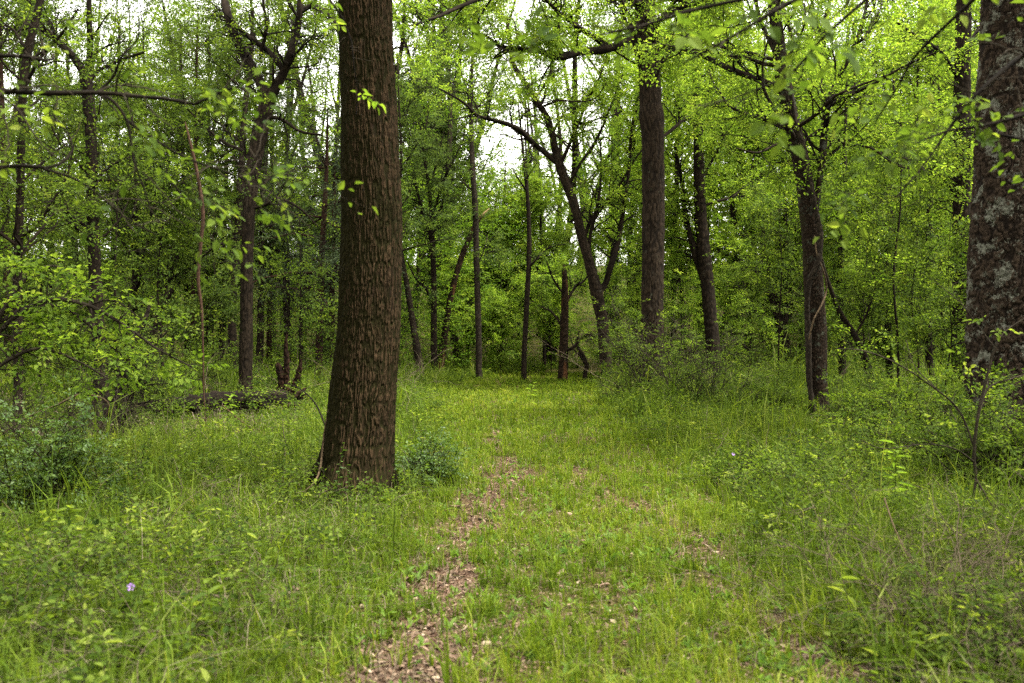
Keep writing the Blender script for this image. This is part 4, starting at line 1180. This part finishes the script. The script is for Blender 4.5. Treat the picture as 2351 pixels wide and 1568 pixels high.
shrub('thorny grey twigged bush around the foot of the tall straight ridged trunk', 1500, 21.5, 2.6, 1.35, 26, 407, 'mid', 'twig', fl=SH(dB=.16, LB=.7, dC=.16, LC=.35, leaf=(.045, .028), spray=.6, hexa=False, bare=.5, twig=.0042, spn=1.3), sr=.014, el=(50, 85))
shrub('thorny grey twigged bush right of the tall straight ridged trunk', 1610, 19.5, 1.8, 1.3, 26, 408, 'mid', 'twig', fl=SH(dB=.17, LB=.7, dC=.17, LC=.35, leaf=(.045, .028), spray=.6, hexa=False, bare=.5, twig=.004, spn=1.2), sr=.012)
shrub('sparse grey twigged bush at the right lane rim before the Y shaped tree', 1430, 22.5, 1.0, .9, 18, 409, 'mid', 'twig', fl=SH(dB=.17, LB=.5, dC=.17, LC=.3, leaf=(.045, .028), spray=.6, hexa=False, bare=.45, twig=.004, spn=1.2), sr=.01)
for i, (x, D, h, r, lab) in enumerate([(2010, 15, .9, .9, 'low leafy shrub right of the foot of the vine wrapped tree'), (2085, 12.5, 1.0, 1.0, 'low leafy shrub in front of the dark ivy footed trunk'),
                                       (2190, 10.6, 1.0, .85, 'low leafy shrub left of the foot of the lichen covered trunk'), (2320, 9.2, 1.05, .75, 'leafy shrub at the right edge hiding the foot of the lichen covered trunk'),
                                       (1755, 17.5, .6, .8, 'low leafy shrub left of the foot of the vine wrapped tree'), (1735, 21, .7, 1.0, 'low leafy shrub behind the right side grass, below the leaning twin trunk')]):
    shrub(lab, x, D, h, r, 40, 420 + i, ('mid', 'fresh')[i == 1], 'twig', fl=SH(dB=.13, dC=.12, LB=.4, leaf=(.040, .026), spray=.5, hexa=D < 13, twig=.0024, bare=.2))
shrub('dark twiggy little shrub in the grass at the right of the lane', 1690, 10.3, .46, .32, 14, 430, 'mid', 'twigdark', fl=SH(spn=.9, bare=.4))
shrub('tangle of bare tan twigs lying at the lower right corner', 2270, 5.0, .58, .85, 80, 431, 'dry', 'paletwig', name='dead_brush', cat='dead brush', fl=dict(dB=.09, LB=.4, dC=.09, LC=.25, spn=0, twig=.0014, wander=.2, leaf=(.02, .01)), sr=.0042, el=(5, 60), wander=.2, stagger=1.0, trop=(0, 0, -.02))
shrub('low green bramble in the lower right corner below the bare tan twigs', 2290, 4.4, .2, .5, 30, 432, 'mid', 'twig', fl=SH(dB=.11, dC=.10, LB=.22, leaf=(.034, .022), spray=.4), el=(15, 70))
shrub('grey tangle of dead brush below the bright leafy bush on the left', 95, 12.6, .95, 1.0, 60, 433, 'dry', 'twig', name='dead_brush', cat='dead brush', fl=dict(dB=.14, LB=.7, dC=.13, LC=.4, spn=.10, twig=.0028, wander=.18, leaf=(.03, .018), hexa=True, spray=.4, nleaf=7), sr=.006, el=(15, 75), wander=.15, stagger=1.0, trop=(0, 0, -.03))
shrub('thin grey dead twigs in front of the fallen log, left of the forked mossy tree', 470, 17.5, .9, .6, 9, 434, 'mid', 'twig', name='dead_brush', cat='dead brush', fl=dict(dB=.2, LB=.5, dC=.2, LC=.3, spn=.15, twig=.003, leaf=(.04, .025)), sr=.007)
# the bright leafy bush that arches in from the left
tree('bright green leafy bush arching in from the left edge above the grey dead brush', 9.4,
     [(-150, 1140, 26), (-120, 1000, 22), (-70, 850, 18), (-10, 740, 14), (40, 670, 9)],
     [[-.3, (-75, 860, 12), (20, 740, 11), (110, 690, 9), (200, 700, 8), (290, 750, 7), (360, 800, 5), (440, 842, 3)],
      [.5, (-20, 750, 10), (80, 700, 8), (170, 720, 7), (260, 800, 5), (320, 850, 3)],
      [-.5, (-100, 920, 11), (0, 840, 9), (90, 800, 7), (180, 830, 5), (250, 870, 3)],
      [.3, (10, 700, 9), (60, 640, 8), (120, 610, 6), (180, 640, 4)],
      [.2, (200, 700, 6), (260, 690, 5), (320, 730, 4), (370, 770, 3)]],
     name='leafy_bush', cat='bush', bark='twig', twigmat='twig', leaf='fresh', seed=440, sides=16,
     fl=dict(dB=.09, LB=.42, dC=.10, LC=.22, spn=1.7, leaf=(.058, .038), nleaf=7, hexa=True, spray=.55, bare=.12, wood=True, twig=.0020, tilt=.35, flat=.8, vbias=-.04))
# the grey shrub with several stems on the left
tree('grey multi stemmed shrub with thick pale stems, left of the fallen log', 14.2,
     [(262, 1015, 30), (266, 960, 26), (274, 900, 22), (285, 850, 20), (300, 800, 16), (330, 740, 11), (350, 680, 6)],
     [[(258, 1010, 15), (242, 940, 13), (236, 880, 12), (232, 820, 10), (215, 750, 7), (205, 690, 4)], [-.3, (270, 1005, 13), (290, 950, 12), (305, 900, 11), (330, 850, 9), (350, 800, 6), (385, 760, 3)],
      [-.6, (240, 1020, 8), (262, 960, 7), (275, 905, 7), (296, 860, 6), (304, 820, 5), (296, 790, 3)], [.3, (246, 1010, 10), (220, 940, 9), (205, 880, 7), (170, 820, 5)]],
     name='shrub', cat='shrub', bark='pale', leaf='mid', seed=441, sides=20, fl=FL(14, 1.0, .05, .8, .3, dB=.18, dC=.18))
# spindly shrub in front at the right
tree('spindly reddish twigged shrub with a few bright leaves in front of the lichen covered trunk', 7.3,
     [(2226, 1245, 8), (2228, 1180, 7.5), (2240, 1100, 7), (2236, 1040, 7), (2246, 950, 7), (2262, 880, 6), (2284, 800, 5), (2310, 760, 4), (2370, 720, 3)],
     [[(2238, 1030, 5), (2200, 940, 4.5), (2130, 880, 4), (2050, 830, 3.5), (1980, 805, 3), (1920, 800, 2)], [-.3, (2236, 1060, 4.5), (2190, 1030, 4), (2120, 1020, 3), (2030, 1030, 2.5), (1975, 1010, 2)],
      [(2250, 940, 5), (2270, 890, 5), (2320, 870, 4), (2390, 850, 3)], [.2, (2285, 800, 3), (2240, 740, 2.5), (2200, 690, 2), (2150, 650, 1.5)], [(2150, 893, 3), (2100, 840, 2), (2080, 780, 1.5)],
      [-.2, (2240, 1100, 5), (2300, 1190, 4), (2360, 1230, 3)]],
     name='spindly_shrub', cat='shrub', bark='twig', twigmat='twig', leaf='mid', seed=442, sides=12, lobes=0,
     fl=dict(dB=.14, LB=.34, dC=.13, LC=.18, spn=1.0, leaf=(.042, .026), nleaf=7, hexa=True, spray=.4, bare=.4, wood=True, twig=.0015, tilt=.5, flat=.7, vbias=.18))


def weed(label, x, D, h, seed, nl=16, L=.16, W=.035, mat='fresh'):
    rs = np.random.default_rng(seed)
    X = wx(x, D); g = float(ground_z(X, D))
    root = thing('leafy_weed', (X, D, g), label, 'weed')
    P = grow(rs, np.array([[X, D, g - .02]]), np.array([[.06, 0, 1.]]), np.array([h]), 10, .05)
    Buf().add(*tubes(P, np.linspace(.005, .002, 10)[None], 6)).build('stem', M['tall'], root, (X, D, g), True)
    t = np.linspace(.25, 1, nl)
    p = np.stack([np.interp(t, np.linspace(0, 1, 10), P[0][:, i]) for i in range(3)], 1)
    az = np.arange(nl) * 2.4
    d = np.stack([np.cos(az), np.sin(az), rs.uniform(-.1, .7, nl)], 1)
    Buf().add(*leaf_geo(p, d, np.array([0, 0, 1.]) + rs.normal(0, .2, (nl, 3)), L * rs.uniform(.6, 1.1, nl) * (1 - .3 * t), W * rs.uniform(.8, 1.2, nl), .03, .3, True, rs.uniform(.25, .65, nl))).build('foliage', M[mat], root, (X, D, g))


weed('tall fresh weed with long drooping pointed leaves among the right side shrubs', 2062, 8.4, .62, 450, 18, .20, .045)
weed('young weed with pointed leaves in front of the fallen log', 520, 15.5, .62, 451, 14, .20, .05)
weed('tall leafy weed in the grass to the right of the thick mossy trunk', 1215, 21, .55, 452, 14, .18, .05)
weed('leafy shoot standing directly in front of the mossy foot of the thick trunk', 800, 8.45, .42, 453, 14, .062, .036, 'blue')
weed('taller leafy shoot in front of the left side of the thick trunk\'s foot', 768, 8.5, .60, 454, 16, .060, .034, 'blue')


def tuft(label, x, D, h, n, seed, w=.011, mat='tall'):
    rs = np.random.default_rng(seed)
    X = wx(x, D); g = float(ground_z(X, D))
    b = Buf()
    xx, yy = X + rs.normal(0, .045, n), D + rs.normal(0, .045, n)
    b.add(*blades(rs, xx, yy, h * rs.uniform(.55, 1.15, n), np.full(n, w) * rs.uniform(.7, 1.2, n), rs.uniform(.15, .95, n), np.clip(rs.normal(.55, .17, n), 0, 1), np.full(n, g)))
    tag(b.build('grass_tuft', M[mat], None, (X, D, g)), label, 'grass tuft')


tuft('large tuft of broad bright grass blades in the lower right, beside the bare tan twigs', 1985, 5.35, .40, 64, 460, .015)
tuft('dark tuft of broad grass blades in the lower left foreground', 500, 6.0, .30, 34, 461)
tuft('upright tuft of grass in front of the fallen log\'s left end', 400, 13, .42, 40, 462)
tuft('grass tuft at the foot of the thick mossy trunk, on its right front side', 905, 7.6, .24, 60, 463, .007)
tuft('grass tuft in the left corner at the bottom edge', 70, 4.7, .28, 44, 464, .009)
tuft('grass tuft growing in the middle of the bare rut near the thick trunk', 1085, 6.6, .17, 40, 465, .006, 'grass')
tuft('grass tuft on the lane right of the bare rut in the lower middle', 1120, 5.3, .17, 46, 466, .006, 'grass')
tuft('tall grass clump at the right verge below the vine wrapped tree', 1880, 11.5, .40, 60, 467, .009)


# ------------------------------------------------------------------ fallen log and root snag
def wood_part(name, pts, mat, root, org, seed, sides=22, rings=60, depth=.18, world=True):
    A = np.array(pts, float)
    C = catmull(A, rings)
    rm = float(np.median(C[:, 3]))
    b = Buf().add(*bark_tube(C[:, :3], np.maximum(C[:, 3], .004), sides, rings, (max(rm * .45, .012), max(rm * 2.2, .05)), rm * depth, seed, 0, .16))
    return b.build(name, M[mat], root, org, True)


def W3(x, y, D, w=None):
    r = [wx(x, D), D, wz(y, D)]
    return r if w is None else r + [w / 2 / F * D]


org = (wx(300, 17.6), 17.6, 0.0)
lg = wood_part('fallen_log', [[wx(275, 17.4), 17.4, .16, .08], [wx(340, 17.7), 17.7, .22, .12], [wx(430, 18.1), 18.1, .25, .145], [wx(520, 18.6), 18.6, .27, .165], [wx(600, 19.2), 19.2, .22, .18], [wx(655, 19.7), 19.7, .24, .19]], 'log', None, org, 470, 28, 160, .25)
tag(lg, 'long dark mossy log lying in the grass, ending at the jagged root snag', 'log')
org = (wx(658, 19.9), 19.9, 0.0)
sn = thing('root_snag', org, 'dark red uprooted stump with jagged upright spikes at the right end of the log', 'stump')
D = 19.9
wood_part('spike', [W3(586, 938, D, 12), W3(618, 925, D, 17), W3(640, 908, D, 21), W3(647, 885, D, 18), W3(644, 860, D, 15), W3(640, 843, D, 12), W3(637, 832, D, 3)], 'rotten', sn, org, 471, 26, 90, .35)
wood_part('spike', [W3(661, 940, D, 30), W3(660, 905, D, 20), W3(658, 870, D, 15), W3(658, 830, D, 11), W3(656, 795, D, 8), W3(658, 764, D, 1.5)], 'rotten', sn, org, 472, 26, 90, .35)
wood_part('spike', [W3(664, 925, D + .1, 18), W3(672, 895, D + .1, 15), W3(682, 870, D + .1, 14), W3(688, 845, D + .1, 11), W3(691, 824, D + .1, 2)], 'rotten', sn, org, 473, 22, 70, .35)
wood_part('root', [W3(655, 935, D - .2, 20), W3(672, 920, D - .2, 19), W3(690, 905, D - .25, 17), W3(704, 892, D - .3, 6)], 'rootwood', sn, org, 474, 20, 60, .3)
wood_part('root', [W3(700, 945, D - .3, 14), W3(690, 928, D - .35, 14), W3(668, 930, D - .45, 15), W3(645, 940, D - .5, 13), W3(628, 962, D - .6, 6)], 'rootwood', sn, org, 475, 20, 60, .3)
wood_part('root', [W3(672, 935, D, 24), W3(690, 918, D + .1, 20), W3(698, 900, D + .2, 12), W3(700, 890, D + .2, 4)], 'rotten', sn, org, 476, 20, 50, .35)
wood_part('root', [W3(650, 945, D - .1, 30), W3(675, 940, D - .1, 32), W3(700, 940, D, 22), W3(716, 950, D, 8)], 'rotten', sn, org, 477, 20, 50, .4)


# ------------------------------------------------------------------ vines and sticks
def stick(name, label, cat, pts, mat, seed, sides=10, rings=70, depth=.15):
    o = wood_part(name, pts, mat, None, tuple(pts[0][:3]), seed, sides, rings, depth)
    return tag(o, label, cat)


Dv = 16.72
stick('climbing_vine', 'woody vine twisting up around the leaning lichen spotted tree', 'vine', [W3(1888, 990, Dv - .1, 9.5), W3(1872, 945, Dv, 12.2), W3(1859, 885, Dv + .1, 13.5), W3(1856, 780, Dv + .1, 13.5), W3(1853, 700, Dv + .05, 13.5), W3(1858, 650, Dv, 13.5), W3(1878, 600, Dv - .05, 13.5), W3(1884, 540, Dv, 13.5), W3(1872, 480, Dv - .02, 13.5), W3(1856, 410, Dv - .02, 12.2), W3(1846, 350, Dv, 10.8), W3(1826, 280, Dv, 9.5), W3(1816, 215, Dv, 8.1)], 'pale', 480, 14, 240)
stick('climbing_vine', 'thin loose vine looping across the middle of the vine wrapped tree', 'vine', [W3(1857, 780, Dv - .05, 4), W3(1868, 735, Dv - .1, 5), W3(1886, 700, Dv - .05, 5), W3(1897, 668, Dv + .1, 4.5), W3(1893, 630, Dv, 4), W3(1876, 585, Dv - .06, 3.5), W3(1870, 540, Dv - .05, 3)], 'tan', 481, 10, 120)
stick('bare_vine', 'pale bare vine curving up the left side of the thick mossy trunk', 'vine', [W3(672, 1152, 8.7, 3), W3(700, 1128, 8.65, 5), W3(724, 1104, 8.7, 6), W3(735, 1075, 8.8, 6), W3(741, 1030, 8.9, 5.5), W3(746, 985, 8.95, 5), W3(757, 930, 8.95, 4.5), W3(766, 870, 8.98, 4), W3(772, 800, 9.0, 2)], 'tan', 482, 10, 120)
stick('arching_twig', 'thin arching brown stem above the grass left of the thick mossy trunk', 'dead stem', [W3(756, 1000, 10.5, 4.5), W3(742, 965, 10.6, 4.5), W3(726, 930, 10.8, 4), W3(705, 905, 11, 3.5), W3(680, 888, 11.2, 2.5), W3(655, 880, 11.4, 1.5)], 'twigdark', 483, 8, 60)
stick('fallen_stick', 'reddish stick slanting down in the grass in front of the log', 'stick', [W3(510, 885 + 45, 15, 3.5), W3(545, 960, 14.8, 4), W3(580, 985, 14.6, 3.5), W3(620, 1015, 14.4, 2)], 'redtwig', 484, 8, 60)
zg = lambda x, y: float(ground_z(x, y))


def lying(label, x0, D0, x1, D1, r, mat, seed):
    rs = np.random.default_rng(seed)
    n = 6
    t = np.linspace(0, 1, n)
    D = D0 + (D1 - D0) * t
    X = (wx(x0, D0) * (1 - t) + wx(x1, D1) * t) + rs.normal(0, .008, n)
    stick('fallen_stick', label, 'stick', [[X[i], D[i], zg(X[i], D[i]) + r * 1.4 - .01, r * (1 - .5 * t[i])] for i in range(n)], mat, seed, 8, 50)


lying('short brown stick lying on the bare rut right of the thick trunk\'s shrub', 1155, 10.6, 1195, 10.3, .010, 'redtwig', 490)
lying('short grey stick lying on the rut in the middle of the lane', 1098, 8.05, 1138, 7.9, .009, 'twig', 491)
lying('thin grey stick lying in the right side grass', 2150, 7.0, 2270, 6.6, .007, 'twig', 492)
stick('dry_reed', 'long thin pale dead stem leaning over the broad grass tuft at the lower right', 'dead stem', [[wx(2175, 4.9), 4.9, .05, .004], [wx(2120, 5.2), 5.2, .20, .004], [wx(2060, 5.6), 5.6, .38, .0035], [wx(2030, 6.0), 6.0, .52, .003]], 'tan', 493, 8, 50)
stick('dry_reed', 'bent pale twig at the foot of the broad grass tuft in the lower right', 'dead stem', [[wx(1945, 5.15), 5.15, .10, .006], [wx(1965, 5.1), 5.1, .06, .006], [wx(1995, 5.1), 5.1, .06, .006], [wx(2005, 5.15), 5.15, .13, .004]], 'tan', 494, 8, 50)
stick('dry_reed', 'bent bare twig arching over the grey dead brush at the left', 'dead stem', [W3(215, 1010, 11.8, 4), W3(250, 930, 11.7, 4), W3(190, 905, 11.6, 4.5), W3(130, 930, 11.6, 4), W3(60, 960, 11.7, 3), W3(0, 1000, 11.8, 2)], 'tan', 495, 8, 80)


def leaf_scrap(label, x, D, s, seed):
    rs = np.random.default_rng(seed)
    X = wx(x, D); g = zg(X, D) + .03
    n, k = 9, 5
    u, v = np.meshgrid(np.linspace(-1, 1, n), np.linspace(-1, 1, k))
    out = (1 - .75 * np.abs(u) ** 1.5) * (1 + .18 * np.sin(u * 9))
    V = np.stack([X + u * s, D + v * s * .5 * out, g + s * (.35 * v ** 2 + .3 * u ** 2 * rs.uniform(.5, 1)) + rs.normal(0, s * .04, u.shape)], -1)
    i = (np.arange(k - 1) * n)[:, None] + np.arange(n - 1)[None]
    o = Buf().add(V, np.stack([i, i + 1, i + n + 1, i + n], -1), np.clip(.35 + .2 * v, 0, 1)).build('curled_leaf', M['litter'], None, (X, D, g), True)
    tag(o, label, 'dead leaf')


leaf_scrap('large curled brown dead leaf lying in the lower left grass', 685, 5.7, .055, 500)
leaf_scrap('brown dead leaf lying at the front foot of the thick mossy trunk', 742, 8.4, .05, 501)
leaf_scrap('curled tan dead leaf by the little shrub beside the thick trunk', 1045, 8.4, .05, 502)


def flower(label, x, D, h, s, seed, lean=.0):
    rs = np.random.default_rng(seed)
    X = wx(x, D); g = zg(X, D)
    r = thing('wild_flower', (X, D, g), label, 'flower')
    Buf().add(*tubes(np.array([[[X, D, g], [X + .01, D, g + h * .5], [X, D - .01, g + h]]]), np.array([[.002, .0016, .0014]]), 6)).build('stem', M['tall'], r, (X, D, g), True)
    b = Buf()
    c = np.array([X, D - .01, g + h])
    f = norm(np.array([.15, -.75, .65])); e1 = norm(np.cross(f, [0, 0, 1.])); e2 = np.cross(e1, f)
    for k in range(5):
        a = k * 2 * math.pi / 5 + .3
        o = math.cos(a) * e1 + math.sin(a) * e2
        sd = -math.sin(a) * e1 + math.cos(a) * e2
        rows = []
        for t, wd in ((0, .06), (.35, .3), (.7, .62), (1, .34)):
            mid = c + o * s * t + f * s * (.5 * t ** .6 - .15 * t * t) 
            rows += [mid - sd * s * wd * .72, mid + f * s * .05, mid + sd * s * wd * .72]
        q = [[i * 3 + j, i * 3 + j + 1, i * 3 + j + 4, i * 3 + j + 3] for i in range(3) for j in range(2)]
        b.add(rows, q)
    b.build('petals', M['petal'], r, (X, D, g), True)
    n = 6
    az = rs.uniform(0, 6.28, n)
    Buf().add(*leaf_geo(np.array([[X, D, g + h * .3 * k / n] for k in range(n)]), np.stack([np.cos(az), np.sin(az), np.full(n, .4)], 1), np.tile([0, 0, 1.], (n, 1)), np.full(n, .06), np.full(n, .025), .05, .2, True, np.full(n, .6))).build('foliage', M['fresh'], r, (X, D, g))


flower('lilac funnel flower in the lower left grass', 302, 5.15, .21, .022, 510)
flower('tiny lilac flower on the dark twiggy little shrub at the right of the lane', 1683, 10.1, .30, .017, 511)


# ------------------------------------------------------------------ the far wood
def far_wood():
    rs = np.random.default_rng(77)
    tb, lb = Buf(), Buf()
    spots = []
    for k in range(260):
        D = 43 + 52 * rs.random() ** 1.1
        spots.append((rs.uniform(-1.0, 1.0) * D * .66, D))
    for (X, D) in spots:
        px = CX + X / D * F
        gap = 1060 < px < 1245
        if px < 760 and rs.random() < .35:
            continue
        H = rs.uniform(20, 29)
        if gap:
            H = rs.uniform(8.5, 11.5) * D / 62 - 4 * sstep(46, 110, D)
        P0 = np.array([[X, D, float(ground_z(X, D)) - .1]])
        T = grow(rs, P0, np.array([[rs.normal(0, .12), 0, 1.]]), np.array([H * .9]), 14, .06)
        r0 = rs.uniform(.11, .24) * (H / 18)
        TR = np.linspace(r0, .03, 14)[None]
        tb.add(*tubes(T, TR, 8))
        na = int(rs.integers(12, 17))
        p, t, r, f = pick(rs, T, TR, na, .16, .98)
        L = H * .24 * rs.uniform(.6, 1.2, na) * (1 - .35 * f)
        LP = grow(rs, p, perp(rs, t, .5, 0, .1), L, 10, .13, (0, 0, .03))
        LR = np.clip(r * .4, .025, .07)[:, None] * np.linspace(1, .3, 10)[None]
        tb.add(*tubes(LP, LR, 5))
        p, t, r, f = pick(rs, LP, LR, na * 7, .25, 1.0)
        CP = grow(rs, p, perp(rs, t, .8, .4, .05), rs.uniform(.8, 2.0, na * 7), 6, .2, (0, 0, 0))
        CR = np.clip(r * .5, .010, .02)[:, None] * np.linspace(1, .5, 6)[None]
        tb.add(*tubes(CP, CR, 3))
        n = int(na * 7 * 4.3)
        p, t, r, f = pick(rs, CP, CR, n, .3, 1.0)
        lf, _ = stamp(rs, p, perp(rs, t, 1, .7), 11, 2.0, (.125, .080), False, False, .5, rs.normal(.0, .12))
        lb.add(*lf)
    # thickets at eye level between the far trunks
    n = 60000
    D = 36 + 44 * rs.random(n) ** 1.3
    X = (rs.random(n) * 2 - 1) * D * .68
    cl = vnoise(X, D, 4.0, 31)
    k = (rs.random(n) < .25 + .75 * sstep(.3, .7, cl)) & (lane_d(X, D) > 1.3)
    X, D, cl = X[k], D[k], cl[k]
    z = rs.random(len(X)) * (3.6 + 5.0 * cl)
    p = np.stack([X, D, ground_z(X, D) + z + .1], 1)
    a = rs.uniform(0, 6.28, len(X))
    lf, _ = stamp(rs, p, np.stack([np.cos(a), np.sin(a), rs.uniform(-.1, .8, len(X))], 1), 11, 1.7, (.11, .072), False, False, .5, -.03)
    lb.add(*lf)
    o = lb.build('far_wood', M['far'])
    tag(o, 'pale mass of leafy trees far behind the clearing', 'wood', kind='stuff')
    o2 = tb.build('far_trunks', M['brown'], o)
    o2['kind'] = 'stuff'


def unseen_wood():  # trees out of view, added to block sky light from behind and beside
    rs = np.random.default_rng(78)
    tb, lb = Buf(), Buf()
    for k in range(120):
        a = rs.uniform(math.radians(38), math.radians(322))
        R = rs.uniform(7.5, 40)
        X, Y = math.sin(a) * R, math.cos(a) * R
        if abs(X) < .62 * Y + 2.5 or (abs(X) < 2 and Y < 0) or (Y < 0 and R < 9):
            continue
        H = rs.uniform(13, 20)
        T = grow(rs, np.array([[X, Y, -.1]]), np.array([[rs.normal(0, .06), rs.normal(0, .05), 1.]]), np.array([H * .9]), 14, .035)
        TR = np.linspace(rs.uniform(.12, .28), .03, 14)[None]
        tb.add(*tubes(T, TR, 10))
        na = 14
        p, t, r, f = pick(rs, T, TR, na, .14, .98)
        LP = grow(rs, p, perp(rs, t, .5, 0, .1), H * .26 * rs.uniform(.6, 1.2, na) * (1 - .35 * f), 10, .13, (0, 0, .03))
        LR = np.clip(r * .4, .025, .07)[:, None] * np.linspace(1, .3, 10)[None]
        tb.add(*tubes(LP, LR, 5))
        n = 330
        p, t, r, f = pick(rs, LP, LR, n, .2, 1.0)
        p = p + rs.normal(0, .55, p.shape)
        p[:, 2] = np.maximum(p[:, 2], .6)
        lf, _ = stamp(rs, p, perp(rs, t, 1, .7), 7, 2.6, (.21, .14), False, False, .5)
        lb.add(*lf)
    o = lb.build('unseen_wood', M['mid'])
    tag(o, 'unseen leafy trees beside and behind the viewpoint, added for their shade', 'wood', kind='stuff')
    o2 = tb.build('unseen_trunks', M['brown'], o)
    o2['kind'] = 'stuff'


unseen_wood()
M['far'] = leaf_mat('far_leaf', [(.0, (.030, .070, .006)), (.5, (.085, .155, .012)), (.85, (.15, .23, .02)), (1, (.21, .28, .04))], 1.8)
far_wood()

# ------------------------------------------------------------------ light, sky and camera
ELEV, AZ = math.radians(63), math.radians(112)       # sun high on the right, a little behind the camera
W = bpy.data.worlds.new('World')
SC.world = W
W.use_nodes = True
nt = W.node_tree
nt.nodes.clear()
wo = nt.nodes.new('ShaderNodeOutputWorld')
bg = nt.nodes.new('ShaderNodeBackground')
sky = nt.nodes.new('ShaderNodeTexSky')
sky.sky_type = 'NISHITA'
sky.sun_disc = False
sky.sun_elevation = ELEV
sky.sun_rotation = AZ
sky.dust_density = 4.0
hs = nt.nodes.new('ShaderNodeHueSaturation')
hs.inputs['Saturation'].default_value = .12
nt.links.new(sky.outputs[0], hs.inputs['Color'])
mx = mixc(nt, .45, hs.outputs[0], (6.25, 5.9, 5.45))
nt.links.new(mx, bg.inputs['Color'])
bg.inputs['Strength'].default_value = .15
nt.links.new(bg.outputs[0], wo.inputs['Surface'])
W.cycles.sampling_method = 'MANUAL'
W.cycles.sample_map_resolution = 256

sl = bpy.data.lights.new('sun', 'SUN')
sl.energy = 2.2
sl.angle = math.radians(14)
sl.color = (1, .97, .90)
so = bpy.data.objects.new('sun', sl)
COL.objects.link(so)
sd = np.array([math.sin(AZ) * math.cos(ELEV), math.cos(AZ) * math.cos(ELEV), math.sin(ELEV)])
from mathutils import Vector
so.rotation_euler = Vector(sd).to_track_quat('Z', 'Y').to_euler()

cd = bpy.data.cameras.new('camera')
cam = bpy.data.objects.new('camera', cd)
COL.objects.link(cam)
cam.location = (0, 0, EYE)
cam.rotation_euler = (math.radians(90), 0, 0)
cd.sensor_width = 36
cd.lens = 36 * F / 2351
cd.shift_y = (HY - 784) / 2351
cd.clip_end = 2000
cd.clip_start = .05
cd.dof.use_dof = True
cd.dof.focus_distance = 14.0
cd.dof.aperture_fstop = 2.8
SC.camera = cam

SC.render.engine = 'CYCLES'
c = SC.cycles
c.max_bounces = 6
c.diffuse_bounces = 3
c.glossy_bounces = 2
c.transmission_bounces = 3
c.transparent_max_bounces = 4
c.caustics_reflective = c.caustics_refractive = False
c.sample_clamp_indirect = 6
c.use_denoising = False
c.denoiser = 'OPENIMAGEDENOISE'
c.denoising_prefilter = 'ACCURATE'
vs = SC.view_settings
SC.display_settings.display_device = 'sRGB'
vs.view_transform = 'Standard'
vs.look = 'None'
vs.exposure = 2.9
vs.gamma = 1
